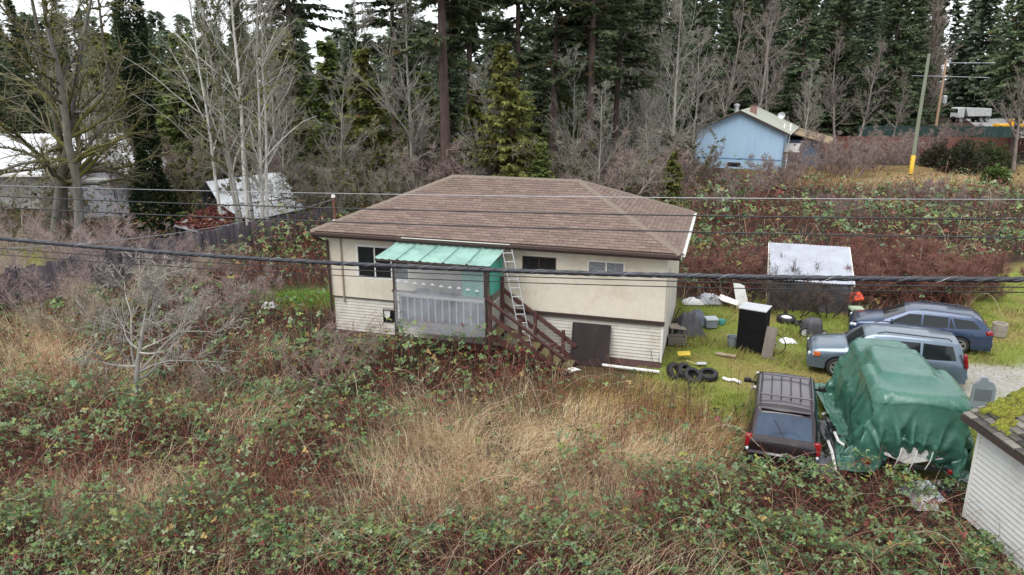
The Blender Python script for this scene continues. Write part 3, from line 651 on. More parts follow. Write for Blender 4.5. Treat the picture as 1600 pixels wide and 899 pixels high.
MB().bb(-2.262, -2.24, -.32, .32, .86, .885).build('tailgate_trim', M['chrome'], c); MB().bb(-1.94, -1.84, -.55, .55, 1.50, 1.535).build('spoiler', p_van, c, 40, .01)
MB().bb(2.1, 2.28, -.74, .74, .34, .54).build('front_bumper', p_van, c, 40, .05)

# ================================================================== boat under the green tarp
BO = (9.24, 16.38); BH = R(74)
boat = thing('boat', 'white motor boat on a trailer hidden under the green tarp', 'boat', (*BO, 0), BH)
hullm = pm('gelcoat', srgb(226, 226, 222), .06, 4, .35, dirt=srgb(150, 146, 130), dirt_amt=.5)
P = []
for s_ in np.linspace(-2.12, 2.1, 14):
    t = (s_ + 2.12) / 4.3; w_ = .9 * (1 - max(0, t - .45) ** 2 * 2.6); w_ = max(w_, .06); keel = .46 + .25 * max(0, t - .5) ** 2; sh = 1.15 + .15 * t
    P.append([(s_, -w_, sh), (s_, -w_ * 1.02, sh - .12), (s_, -w_ * .86, .72), (s_, 0, keel), (s_, w_ * .86, .72), (s_, w_ * 1.02, sh - .12), (s_, w_, sh)])
m = MB().grid(P); m.f.append(tuple(range(7))); h = m.build('hull', hullm, boat, 35)
MB().box((-1.0, 0, 1.55), (1.6, 1.7, .9), taper=(.8, .85)).build('cabin', hullm, boat, 40, .06); MB().box((.6, 0, 1.45), (1.5, 1.3, .6), taper=(.7, .75)).build('foredeck', hullm, boat, 40, .06)
for sg in (-1, 1):
    wheel(boat, -.5, sg * .82, .28, .28, .18, sg, 5); MB().beam((-2.1, sg * .55, .42), (2.9, sg * .1, .42), .08, .1).build('trailer_rail', M['aluminium'], boat)
    MB().box((-2.27, sg * .85, .48), (.06, .2, .1)).build('trailer_light', M['red_lens'], boat, 40, .01)
MB().beam((-2.2, -.95, .46), (-2.2, .95, .46), .06, .08).build('trailer_beam', M['black_plastic'], boat)
def drape():
    dx = .075; nx, ny = 93, 73; rs = np.random.RandomState(4)
    X, Y = np.meshgrid((np.arange(nx) - (nx - 1) / 2) * dx, (np.arange(ny) - (ny - 1) / 2) * dx, indexing='ij')
    p = np.stack([X - .05, Y, 2.55 + .01 * rs.rand(nx, ny)], -1); q = p.copy()
    boxes = [((-1.30, -.10, 1.05), (.95, .98, 1.06), .10), ((-.35, .0, 1.0), (1.0, .62, 1.22), .12), ((.35, .05, .95), (1.75, .72, .98), .14), ((-.05, 0, .6), (2.2, 1.02, .72), .1)]
    def collide(p):
        for c, hb, r in boxes:
            d = p - np.array(c); h = np.array(hb) - r
            if c[0] == .35: pass
            a = np.abs(d) - h; s = np.sign(d); o = np.maximum(a, 0); ln = np.linalg.norm(o, axis=-1); mx = a.max(-1)
            sd = ln + np.minimum(mx, 0) - r; inside = sd < 0
            if not inside.any(): continue
            n = np.where(ln[..., None] > 1e-6, o / np.maximum(ln, 1e-6)[..., None], (a == mx[..., None]).astype(float)) * s
            p[inside] += (n * (-sd)[..., None])[inside]
        p[..., 2] = np.maximum(p[..., 2], .12 + .0 * p[..., 2]); return p
    def con(p, a, b, L, k=1.0):
        d = p[b] - p[a]; l = np.linalg.norm(d, axis=-1, keepdims=True); e = d * (.5 * k * (l - L) / np.maximum(l, 1e-6)); p[a] += e; p[b] -= e
    S_ = slice
    pairs = []
    for par in (0, 1):
        pairs.append(((S_(par, nx - 1, 2), S_(None)), (S_(par + 1, nx, 2), S_(None)), dx)); pairs.append(((S_(None), S_(par, ny - 1, 2)), (S_(None), S_(par + 1, ny, 2)), dx))
        pairs.append(((S_(par, nx - 1, 2), S_(0, ny - 1)), (S_(par + 1, nx, 2), S_(1, ny)), dx * 1.4142)); pairs.append(((S_(par, nx - 1, 2), S_(1, ny)), (S_(par + 1, nx, 2), S_(0, ny - 1)), dx * 1.4142))
    bend = [((S_(0, nx - 2), S_(None)), (S_(2, nx), S_(None))), ((S_(None), S_(0, ny - 2)), (S_(None), S_(2, ny)))]
    for it in range(190):
        v = (p - q) * .965; q = p.copy(); p = p + v; p[..., 2] -= .0030
        for k in range(7):
            for a, b, L in pairs: con(p, a, b, L, .95 if L == dx else .35)
        for a, b in bend:
            d = p[b] - p[a]; l = np.linalg.norm(d, axis=-1, keepdims=True); e = np.where(l < 1.7 * dx, d * (.5 * .12 * (l - 1.9 * dx) / np.maximum(l, 1e-6)), 0)
            np.add.at(p, a, e) if False else p.__setitem__(a, p[a] + e); p[b] -= e
        old = p.copy(); p = collide(p); hit = np.abs(p - old).sum(-1) > 1e-6; q[hit] = q[hit] * .25 + p[hit] * .75
    # the skirt is gathered in under the gunwale by a rope
    w = np.clip((.95 - p[..., 2]) / .7, 0, 1)[..., None]; c = np.array([0, 0, 0]); p[..., :2] *= (1 - .10 * w)
    p[..., 2] = np.where(p[..., 2] < .4, .4 + (p[..., 2] - .4) * .3, p[..., 2])
    mid = np.exp(-((p[..., 1] + .1) / .55) ** 2) * (p[..., 0] < -1.9); p[..., 2] += mid * np.clip(1.25 - p[..., 2], 0, 1) * .45
    def up(p):
        q = np.zeros((2 * p.shape[0] - 1, p.shape[1], 3)); q[::2] = p; a = np.pad(p, ((1, 1), (0, 0), (0, 0)), mode='edge'); q[1::2] = (9 * (a[1:-2] + a[2:-1]) - (a[:-3] + a[3:])) / 16; return q
    for _ in range(1): p = up(p); p = up(p.transpose(1, 0, 2)).transpose(1, 0, 2)
    nx, ny = p.shape[:2]; dx = dx / 2
    for ax_, lim in ((1, 1.28), (0, 2.42)): a_ = np.abs(p[..., ax_]); lo_ = p[..., 2] < 1.1; p[..., ax_] = np.where(lo_ & (a_ > lim), np.sign(p[..., ax_]) * (lim + (a_ - lim) * .22), p[..., ax_])
    # gathered folds hanging down the skirt
    tu = np.gradient(p, axis=0); tv = np.gradient(p, axis=1); n = nrm(np.cross(tu, tv)); I, J = np.meshgrid(np.arange(nx) * dx, np.arange(ny) * dx, indexing='ij')
    def folds(s, t, k): 
        a = vnoise(s * 1.9 + k + .22 * t, 0 * s + k, 1.0, 1); b = vnoise(s * 4.2 + k * 2 - .3 * t, t * .15 + k, 1.0, 2); r = 1 - np.abs(2 * a - 1) ** .6; return (r - .45) * 2.0 - (1 - np.abs(2 * b - 1)) ** 4 * 1.0
    ww = np.clip((1 - np.abs(n[..., 2])) * 1.6 - .25, 0, 1) * np.clip((2.1 - p[..., 2]) / .7, .15, 1); wx = np.abs(n[..., 0]) ** 2; wy = np.abs(n[..., 1]) ** 2
    f = (wx * folds(J, p[..., 2], 3.3) + wy * folds(I, p[..., 2], 8.1)) / np.maximum(wx + wy, .05) * .3
    def creases(s, t, seed, n, lo, hi):
        r_ = np.random.RandomState(seed); o = np.zeros_like(s)
        for k in range(n):
            c0 = r_.uniform(lo, hi); sl = r_.normal(0, .22); w_ = r_.uniform(.025, .07) * (1 + .9 * np.clip(1.9 - t, 0, 2)); dp = r_.uniform(.4, 1.15) * np.clip((r_.uniform(1.7, 2.3) - t) * 1.6, 0, 1); e = (s - c0 - sl * (2.1 - t)) / w_
            o -= dp * np.exp(-np.abs(e) ** 1.3) ; o += dp * .45 * np.exp(-((e - 2.2) / 1.1) ** 2)
        return o
    f += (wx * creases(J, p[..., 2], 5, 11, J.max() * .25, J.max() * .8) + wy * creases(I, p[..., 2], 6, 18, I.max() * .1, I.max() * .9)) / np.maximum(wx + wy, .05)
    top = np.clip(np.abs(n[..., 2]) * 1.5 - .6, 0, 1) * (np.abs(vnoise(I * 1.4 + J * .5, J * 1.6 - I * .3, 1., 2) - .5)) * .10
    return p + n * np.sign(n[..., 2:3] + 1e-6) * 0 + np.sign((n * (p - np.array([0, 0, .6]))).sum(-1, keepdims=True)) * n * (.12 * f * ww + top * .8)[..., None]
tp = drape(); nx, ny = tp.shape[:2]; i = np.arange(nx * ny).reshape(nx, ny)
tm = pm('green_tarp', srgb(58, 100, 86), .14, 2.2, .26, bump=.3, bscale=14, dirt=srgb(106, 142, 128), dirt_amt=.4, dscale=1.6, spec=.5)
me = np_mesh('tarp', tp.reshape(-1, 3), np.stack([i[:-1, :-1], i[1:, :-1], i[1:, 1:], i[:-1, 1:]], -1).reshape(-1, 4), tm, None, True)
o = link('tarp', me); o.location = (*BO, 0); o.rotation_euler = (0, 0, BH); tag(o, 'large wrinkled green tarp draped over the boat', 'tarp')
ropem = pm('white_rope', srgb(206, 206, 200), .1, 20, .8)
for y0_, z1_ in ((-.35, .55), (.25, .5), (-.05, .48)): MB().tube([(-2.5, y0_, 1.0), (-2.52, y0_ + .03, .8), (-2.44, y0_ + .08, z1_)], .011, 5).build('rope', ropem, o, 50)


# ================================================================== things in the yard
def place(o, loc, rz=0., label=None, cat=None, group=None):
    o.location = tuple(float(q) for q in loc); o.rotation_euler = (o.rotation_euler[0], o.rotation_euler[1], rz); return tag(o, label, cat, group)
def tyre_mesh(r=.31, w=.2):
    h = w / 2; pr = [(r * .56, -h * .75), (r * .62, -h), (r * .85, -h), (r * .96, -h * .8), (r, -h * .35), (r * .985, 0), (r, h * .35), (r * .96, h * .8), (r * .85, h), (r * .62, h), (r * .56, h * .75), (r * .58, h * .6), (r * .8, h * .5), (r * .9, 0), (r * .8, -h * .5), (r * .58, -h * .6)]
    return pr
def tyre(u, v, label, rot=(0, 0, 0), z=.1, r=.28, rim=False, w=.2):
    t = thing('tyre', label, 'tyre', gp(u, v) + np.array([0, 0, z]), 0, 'old tyres in the yard'); t.rotation_euler = rot
    MB().lathe(tyre_mesh(r, w), 26, None, True).build('carcass', M['rubber'], t, 50)
    tr = MB()
    for k in range(26):
        a = 2 * math.pi * k / 26; tr.box((math.cos(a) * r * .995, math.sin(a) * r * .995, 0), (.02, .03, w * .7), (0, 0, a))
    tr.build('tread', M['rubber'], t)
    if rim: MB().lathe([(r * .58, -.02), (r * .58, .07), (r * .5, .06), (r * .3, .02), (r * .12, .05), (0, .05)], 22).build('rim', M['white_plastic'], t, 40)
tyre(1054, 592, 'worn tyre leaning at the house corner, leftmost of the row', (R(52), R(8), R(35)), .22)
tyre(1069, 592, 'worn tyre leaning second from the house corner', (R(48), R(4), R(38)), .22)
tyre(1081, 597, 'worn tyre tilted between the leaning tyres and the flat one', (R(30), R(-6), R(30)), .19)
tyre(1106, 592, 'worn tyre lying almost flat at the right end of the row', (R(10), R(-4), 0), .13)
tyre(1228, 503, 'tyre with white wheel lying on the lawn', (R(4), 0, 0), .11, .33, True)
tyre(1252, 509, 'small flat black tyre on the lawn beside the covered mower', (R(-3), 0, 0), .08, .25, False, .13)
def crumple(name, label, cat, loc, size, mat, seed, n=18, rz=0., amp=.35, smooth=25, group=None, flat=False):
    P = []
    for i in range(n + 1):
        row = []
        for j in range(n + 1):
            a, b = i / n * 2 - 1, j / n * 2 - 1; r2 = max(abs(a), abs(b)); e = max(0, 1 - r2 ** 3)
            z = e * (.55 + amp * 2 * (float(vnoise(a * 2.3 + seed, b * 2.3 + seed * 1.7, 1., 4)) - .35))
            row.append((size[0] / 2 * (a + .12 * (float(vnoise(b * 3 + seed, a, 1.)) - .5)), size[1] / 2 * (b + .12 * (float(vnoise(a * 3 + seed, b + 9, 1.)) - .5)), max(0, z) * size[2]))
        P.append(row)
    return place(MB().grid(P).build(name, mat, None, smooth), loc, rz, label, cat, group)
G = lambda u, v, z=0.: gp(u, v, z)
# black cabinet with pale top, plank and bicycle wheel
cab = thing('cabinet', 'tall black cabinet with pale grey top standing on the lawn', 'cabinet', gp(1174, 546), R(-32))
bl = pm('black_board', (.006, .006, .007), .3, 4, .8, spec=.15); cab.scale = (1.1, 1.1, 1.06)
MB().bb(-.38, .38, -.33, .33, .02, 1.36).build('body', bl, cab, 40, .01); MB().bb(-.40, .40, -.35, .35, 1.362, 1.39).build('top', pm('pale_top', srgb(176, 178, 182), .08, 4, .5), cab)
MB().bb(-.37, .37, -.338, -.331, .10, .70).build('lower_door', bl, cab); MB().bb(-.37, .37, -.338, -.331, .72, 1.33).build('upper_door', bl, cab)
o = thing('plank', 'weathered grey plank leaning on the right side of the black cabinet', 'plank', gp(1199, 560), R(-30)); 
MB().box((.0, .08, .5), (.33, .03, 1.02), (R(-9), R(4), 0)).build('board', M['gray_wood'], o, None, .004); MB().box((.02, .0, .03), (.36, .08, .05), (R(-9), 0, R(5))).build('foot_batten', M['gray_wood'], o)
bw = thing('bicycle_wheel', 'bicycle wheel standing in the grass behind the grey plank', 'wheel', gp(1211, 552), R(-40))
Mw = Matrix.Translation((0, 0, .31)) @ Matrix.Rotation(R(84), 4, 'X'); MB().lathe([(.31, -.018), (.325, 0), (.31, .018), (.292, 0)], 30, Mw, True).build('tyre', M['rubber'], bw, 60); sp = MB()
for k in range(18): a = k * math.pi / 9; sp.tube([Mw @ Vector((.02 * math.cos(a), .02 * math.sin(a), .03 * (-1) ** k)), Mw @ Vector((.3 * math.cos(a), .3 * math.sin(a), 0))], .003, 3)
sp.build('spokes', M['chrome'], bw)
MB().tube([Mw @ Vector((0, 0, -.05)), Mw @ Vector((0, 0, .05))], .025, 8).build('hub', M['chrome'], bw)
o = MB().prism([(-.2, 0), (.3, .02), (.14, .82), (-.02, .9), (-.32, .97)], -.012, .012).build('white_board', M['white_plastic']); o.rotation_euler[0] = R(-14); place(o, gp(1160, 481) + np.array([0, .1, 0]), R(10), 'white board propped upright behind the black cabinet', 'board')
o = MB().prism([(-.45, 0), (-.2, -.12), (.42, -.2), (.4, .02), (-.38, .2)], -.01, .02, 'z').build('white_sheet', M['white_plastic']); o.rotation_euler[0] = R(35); place(o, gp(1138, 475, .1) + np.array([0, 0, .16]), R(-38), 'white flat offcut lying left of the propped board', 'board')
crumple('trash_bag', 'silver crumpled sheet on the grass at the bramble edge', 'sheet', gp(1108, 472), (.9, .7, .5), M['tarp_silver'], 3)
crumple('trash_bag', 'small grey and white rubbish heap left of the silver sheet', 'rubbish', gp(1082, 474), (.8, .5, .3), M['white_plastic'], 9)
crumple('trash_bag', 'dark plastic bag between the two rubbish heaps', 'bag', gp(1094, 471), (.5, .5, .35), M['tarp_dark'], 14)
ck = thing('cool_box', 'grey blue cool box with pale lid on the lawn', 'cool box', gp(1110, 512), R(4)); MB().box((0, 0, .17), (.40, .3, .32), taper=(1.06, 1.06)).build('tub', M['gray_plastic'], ck, 40, .02); MB().box((0, 0, .36), (.45, .34, .06)).build('lid', pm('lid_pale', srgb(170, 180, 190), .06, 4, .5), ck, 40, .02); MB().tube([(-.22, 0, .3), (-.22, -.18, .34), (.22, -.18, .34), (.22, 0, .3)], .012, 5).build('handle', M['white_plastic'], ck, 40)
o = thing('watering_can', 'small teal plastic can beside the cool box', 'can', gp(1127, 507)); MB().lathe([(0, 0), (.11, 0), (.12, .16), (.09, .2), (0, .2)], 12).build('vessel', M['teal'], o, 40); MB().tube([(.1, 0, .05), (.24, 0, .2)], .02, 6).build('spout', M['teal'], o)
o = thing('bucket', 'pale grey blue bucket behind the left edge of the black cabinet', 'bucket', gp(1144, 541)); MB().lathe([(0, .01), (.15, .01), (.19, .34), (.205, .35), (.18, .34), (.14, .03), (0, .03)], 16).build('pail', M['gray_plastic'], o, 40); MB().tube([(-.19, 0, .33), (-.12, -.12, .4), (.12, -.12, .4), (.19, 0, .33)], .008, 4).build('handle', M['chrome'], o)
# heap against the side of the house
crumple('tarp_heap', 'dark grey tarp heap against the side of the house', 'tarp', gp(1074, 520), (1.1, 1.0, .95), M['tarp_dark'], 21)
crumple('tarp_heap', 'blue grey plastic sheet bundled behind the dark tarp heap', 'tarp', gp(1084, 505), (.9, .8, .7), pm('plastic_bluegray', srgb(98, 106, 116), .2, 3, .45), 27)
for k, (a, b, m_, lb) in enumerate((((1050, 522), (1066, 497), M['white_plastic'], 'white stick leaning on the junk beside the house'), ((1052, 518), (1072, 486), M['gray_wood'], 'grey board leaning on the dark tarp heap by the house'), ((1046, 515), (1062, 482), M['trim_dark'], 'dark post leaning in the corner between house and junk'))):
    A = Vector(gp(*a)); B = Vector(at(b[0], b[1], A.y + .35)); o = thing('leaning_board', lb, 'board', A); MB().beam((0, 0, 0), B - A, .12, .03, (1, 0, 0)).build('board', m_, o); MB().beam(Vector((0, -.02, .02)), (B - A) * .8 + Vector((0, -.02, .02)), .03, .02, (1, 0, 0)).build('edge_strip', m_, o)
ct = thing('crate', 'low slatted grey crate beside the house below the tarp heap', 'crate', gp(1057, 538), R(-6))
for k in range(3): MB().bb(-.3, .3, -.2, -.18, .03 + k * .09, .10 + k * .09).build('slat', M['gray_wood'], ct); MB().bb(-.3, .3, .18, .2, .03 + k * .09, .10 + k * .09).build('slat', M['gray_wood'], ct)
for sx in (-.29, .29): MB().bb(sx - .015, sx + .015, -.178, .178, .02, .3).build('end', M['gray_wood'], ct)
MB().bb(-.27, .27, -.17, .17, .02, .04).build('base', M['gray_wood'], ct)
ct = thing('pallet', 'pale broken crate pieces stacked above the low crate', 'crate', gp(1056, 526), R(10))
for k in range(4): MB().box((0, -.15 + k * .1, .34 + .02 * k), (.55, .07, .03), (0, R(6), R(k * 9 - 12))).build('slat', pm('pale_wood', srgb(168, 156, 140), .15, 5, .85) if k == 0 else bpy.data.materials['pale_wood'], ct)
for sx in (-.2, .2): MB().bb(sx - .03, sx + .03, -.15, .15, .05, .33).build('block', M['gray_wood'], ct)
o = MB().box((0, 0, 0), (.40, .22, .05), (R(14), R(-4), 0)).build('yellow_board', M['yellow'], None, None, .008); place(o, gp(1068, 562) + np.array([0, 0, .2]), R(-4), 'yellow board lying above the row of tyres', 'board')
o = thing('shovel', 'pale shovel lying on the grass right of the leaning tyres', 'shovel', gp(1084, 572)); MB().tube([(-.2, .22, .1), (.1, 0, .05)], .016, 5).build('handle', pm('pale_wood_handle', srgb(176, 160, 120), .1, 4, .7), o); MB().grid([[(.1 + .1 * i, -.10 + .05 * j * 1. - .0 * i, .05 + .02 * abs(j - 2)) for j in range(5)] for i in range(4)]).build('blade', M['aluminium'], o, 60)
o = MB().tube([gp(1130, 591, .05), gp(1138, 594, .05), gp(1148, 594, .05), gp(1157, 598, .05)], .05, 8).build('white_pipe', M['white_plastic'], None, 50); tag(o, 'bent white pipe lying on the grass right of the tyres', 'pipe')
o = MB().beam(gp(1118, 552, .04), gp(1150, 557, .04), .18, .04).build('plank', pm('pale_plank', srgb(150, 132, 112), .2, 5, .85)); tag(o, 'pale plank lying in the grass left of the black cabinet', 'plank')
crumple('plastic_scrap', 'white scrap and dark lid on the lawn right of the bicycle wheel', 'scrap', gp(1231, 534), (.55, .4, .16), M['white_plastic'], 33)
# covered mower on the lawn
mw = thing('covered_mower', 'small machine under a black cover with one wheel showing on the lawn', 'mower', gp(1268, 524), R(10))
P = [[(r_ * (1 + .12 * math.sin(5 * a + z)) * math.cos(a) * .36, r_ * (1 + .12 * math.sin(5 * a + z)) * math.sin(a) * .3, z * .62) for a in np.linspace(0, 2 * math.pi, 25)] for r_, z in ((1.05, .12), (1.0, .4), (.95, .7), (.8, .9), (.5, .99), (.02, 1.02))]
MB().grid(P).build('cover', M['tarp_dark'], mw, 40); wheel(mw, -.38, -.12, .17, .17, .09, -1, 5, M['white_plastic']); wheel(mw, .3, -.24, .12, .12, .08, -1, 5, M['white_plastic'])
MB().tube([(-.36, .1, .2), (-.46, .1, .5), (-.42, .0, .62)], .014, 5).build('handle', M['black_plastic'], mw)
# lean to shelter at the bramble edge
sh = thing('lean_to_shelter', 'low lean-to shelter with silver sheet roof and dark netting front', 'shelter', (*(gp(1264, 487)[:2] + np.array([0, .2])), 0), R(-17))
mt = pm('silver_sheet', srgb(162, 166, 176), .1, 2, .5, dirt=srgb(120, 118, 118), dirt_amt=.5, dscale=1.2)
for k in range(4):
    x0 = -1.48 + k * .74; P = [[(x0 + q * .76, y, z + .012 * math.cos(q * 2 * math.pi * 6) + (.006 * (k % 2)) - .03 * math.sin(math.pi * t)) for q in np.linspace(0, 1, 37)] for t, y, z in ((0, -.25, 1.18), (.5, .95, 1.68), (1, 2.1, 2.12))]
    MB().grid(P).build('roof_sheet', mt, sh, 60)
MB().beam((-1.52, -.27, 1.15), (-1.52, 2.12, 2.08), .04, .08).build('barge_board', M['trim_white'], sh); MB().beam((1.52, -.27, 1.15), (1.52, 2.12, 2.08), .04, .08).build('barge_board', M['trim_white'], sh)
for x in (-1.44, 1.44):
    MB().bb(x - .04, x + .04, -.2, -.12, 0, 1.13).build('post', M['gray_wood'], sh); MB().bb(x - .04, x + .04, 1.95, 2.03, 0, 2.0).build('post', M['gray_wood'], sh)
P = [[(x, -.16 - .05 * math.sin(x * 5 + z * 3) - .04 * math.sin(x * 11), z) for x in np.linspace(-1.4, 1.4, 40)] for z in np.linspace(0, 1.14, 8)]
MB().grid(P).build('netting', M['tarp_dark'], sh, 40); P = [[(-1.47 + .03 * math.sin(y * 6 + z * 3), y, z * (1.12 + (y + .2) * .41)) for y in np.linspace(-.18, 1.98, 20)] for z in np.linspace(0, 1, 6)]; MB().grid(P).build('netting', M['tarp_dark'], sh, 40); MB().bb(-1.4, 1.4, 1.9, 1.94, 0, 1.95).build('back_wall', M['gray_wood'], sh)
o = MB().tube([gp(1197, 480), at(1201, 404, gp(1197, 480)[1] + .1)], .03, 6).build('pole', pm('pale_pole', srgb(196, 186, 168), .1, 5, .7)); tag(o, 'pale upright pole left of the lean-to shelter', 'pole')
o = MB().tube([gp(1187, 478), gp(1193, 470, .35), gp(1199, 466, .5)], .025, 6).build('hose', M['yellow'], None, 50); tag(o, 'short yellow hose sticking up beside the pale pole', 'hose')
# orange seat on a bin, crate
o = thing('wheelbarrow', 'orange wheelbarrow tub tipped up at the front of the blue estate car', 'wheelbarrow', gp(1337, 494), R(20)); MB().box((0, .1, .72), (.46, .36, .34), (R(-30), 0, 0), taper=(.75, .7)).build('tub', M['orange'], o, 40, .04); MB().tube([(-.2, 0, .9), (-.24, .05, .4), (-.22, .1, .02)], .018, 5).build('leg', M['trim_dark'], o); MB().tube([(.2, 0, .9), (.24, .05, .4), (.22, .1, .02)], .018, 5).build('leg', M['trim_dark'], o); wheel(o, 0, .35, .18, .18, .08, 1, 5)
o = thing('storage_bin', 'pale green bin under the orange wheelbarrow tub', 'bin', gp(1331, 497) + np.array([0, -.25, 0]), R(-6)); MB().box((0, 0, .2), (.42, .34, .4), taper=(1.08, 1.08)).build('tub', M['black_plastic'], o, 40, .02); MB().box((0, 0, .44), (.48, .4, .12)).build('lid', pm('pale_green', srgb(160, 176, 150), .2, 6, .6, dirt=srgb(90, 130, 60), dirt_amt=.6), o, 40, .03)
o = thing('concrete_ring', 'weathered concrete well ring standing on grass right of the blue estate car', 'concrete ring', gp(1560, 524)); MB().lathe([(.235, 0), (.235, .44), (.22, .45), (.17, .45), (.16, .43), (.16, .0)], 22).build('ring', M['concrete'], o, 40); MB().lathe([(.239, .2), (.243, .21), (.243, .24), (.239, .25)], 22).build('band', M['concrete'], o, 40)
# things around the boat
o = thing('moulded_plastic_shield', 'grey moulded plastic panel standing between the green tarp and the mossy shed', 'panel', gp(1531, 640), R(-12)); MB().prism([(-.3, 0), (.3, 0), (.3, .62), (.2, .8), (.08, .84), (.05, .93), (-.1, .94), (-.14, .84), (-.27, .72)], -.03, .03).build('shell', M['gray_plastic'], o, 40, .012); MB().prism([(-.2, .28), (.2, .28), (.2, .6), (-.2, .6)], -.045, -.031).build('darker_plate', pm('gray_darker', srgb(92, 98, 106), .1, 4, .6), o)  # darker plate sits just proud of the shell, not hollowed into it
crumple('trash_bag', 'small white bag on the grass right of the grey panel', 'bag', gp(1566, 633), (.3, .3, .26), M['white_plastic'], 41)
crumple('trash_bag', 'bright blue plastic bag behind the mossy shed roof', 'bag', gp(1597, 646), (.5, .45, .35), M['blue'], 44)
o = MB().tube([gp(1540, 625, .05), gp(1552, 632, .12), gp(1562, 634, .05)], .03, 6).build('white_rail', M['white_plastic'], None, 40); tag(o, 'white plastic rail lying beside the grey panel', 'rail')
blk = pm('black_sheeting', (.02, .021, .024), .3, 4, .28, spec=.6)
crumple('plastic_sheeting', 'crumpled black sheeting between the maroon wagon and the green tarp', 'sheeting', gp(1302, 690), (.9, 2.6, .42), blk, 51, 34, R(-14))
crumple('plastic_sheeting', 'grey sheeting lying right behind the maroon wagon', 'sheeting', gp(1290, 722), (.55, 1.5, .2), pm('gray_sheeting', srgb(96, 98, 104), .25, 4, .4), 57, 22, R(-10))
for k, (pts, lb) in enumerate((([(1304, 676, .4), (1310, 690, .42), (1322, 698, .36), (1330, 700, .3)], 'curved white strip lying on the black sheeting nearest the tarp'), ([(1294, 690, .36), (1300, 706, .34), (1306, 736, .26)], 'long white strip lying on the sheeting beside the maroon wagon'), ([(1284, 648, .1), (1300, 642, .18), (1312, 646, .25)], 'white strip at the far end of the black sheeting'))):
    o = MB().tube([gp(*q) for q in pts], .035, 6).build('white_strip', M['white_plastic'], None, 50); tag(o, lb, 'strip')
crumple('trash_bag', 'white and pale blue plastic rubbish under the stern of the boat', 'rubbish', gp(1440, 772), (.75, .6, .35), pm('white_blue', srgb(200, 206, 212), .15, 4, .4, dirt=srgb(110, 160, 190), dirt_amt=.8, dscale=3), 61)
crumple('trash_bag', 'black rubbish sack under the right corner of the green tarp', 'sack', gp(1478, 772), (.7, .5, .42), blk, 66)
crumple('trash_bag', 'small white rubbish heap in the brambles below the boat', 'rubbish', gp(1445, 792), (.45, .3, .4), M['white_plastic'], 68)
crumple('white_bag', 'white lumpy bag lying by the green grass left of the house', 'bag', gp(421, 480), (.55, .35, .36), M['white_plastic'], 72)
# ================================================================== mossy shed at the right edge
shed = thing('garden_shed', 'white lap sided shed with a mossy dark shingle roof at the right edge', 'shed', (9.22, 13.05, 0), R(2))
MB().bb(0, 2.9, -5.0, -.0, 0, 2.1).build('wall', M['siding'], shed); MB().prism([(0, 2.1), (2.9, 2.1), (2.9, 2.95), (1.45, 2.98), ], -.12, -.001).build('gable', M['siding'], shed)
lap_boards(shed, (0, 0), (0, -5.0), .02, 2.08, .115, pm('siding_gray', srgb(196, 196, 192), .05, 5, .6, dirt=srgb(140, 138, 128), dirt_amt=.45), out=(-1, 0), th=.036)
MB().bb(-.035, .0, -.06, .03, 0, 2.1).build('corner_board', M['trim_white'], shed)
smat = [pm('shed_shingle', srgb(*c_), .25, 14, .9, bump=.5, bscale=70, dirt=srgb(90, 100, 30), dirt_amt=.5, dscale=2.5) for c_ in ((70, 66, 66), (104, 98, 95), (46, 44, 46), (124, 118, 112))]
A = Vector((-.22, -5.3, 2.16)); B_ = Vector((-.22, .25, 2.16)); C_ = Vector((1.7, .25, 3.0)); D_ = Vector((1.7, -5.3, 3.0))
rf = MB().slab([B_, A, D_, C_], .06).build('roof', smat[0], shed)
slope_tabs(rf, B_, A, D_, C_, .30, .15, smat, 300, random.Random(8), th=.034, lift=.02)
MB().slab([(1.7, .25, 3.0), (3.4, .25, 2.3), (3.4, -5.3, 2.3), (1.7, -5.3, 3.0)], .06).build('roof_far_side', smat[1], shed)
MB().beam((-.25, -5.3, 2.10), (-.25, .27, 2.10), .03, .12).build('fascia', M['trim_dark'], shed); MB().beam((-.22, .27, 2.10), (1.7, .27, 2.93), .03, .12).build('barge_board', M['trim_dark'], shed)
mo = []; rs = np.random.RandomState(12); mb = MB()
nrmv = (B_ - A).cross(D_ - A).normalized(); es_ = nrmv.cross((A - B_).normalized()) * 1.
if nrmv.z < 0: nrmv = -nrmv
up_ = (D_ - A).normalized()
for k in range(1150):
    s0 = rs.rand() ** .8 * 2.05; y0 = .2 - rs.rand() * 3.2
    if float(vnoise(s0 * 2, y0 * 2, .9)) < .50 + .08 * (s0 < .6) or s0 < .15: continue
    c0 = Vector((-.22, y0, 2.16)) + up_ * s0 + nrmv * .045; rr = rs.uniform(.025, .10)
    P = [[c0 + Vector((math.cos(a), math.sin(a), 0)) * rr * math.cos(e_) * (1 + .3 * math.sin(a * 3 + k)) + nrmv * (rr * .85 * math.sin(e_)) + up_ * 0 + Vector((0, 0, .45 * rr * math.cos(e_) * math.cos(a))) for a in np.linspace(0, 2 * math.pi, 10)] for e_ in (0, .5, 1.0, 1.45)]
    mb.grid(P)
tag(mb.build('moss', pm('moss', srgb(112, 116, 36), .5, 14, .95, bump=1., bscale=40, dirt=srgb(92, 72, 26), dirt_amt=.8, dscale=4), rf, 60), kind='stuff')
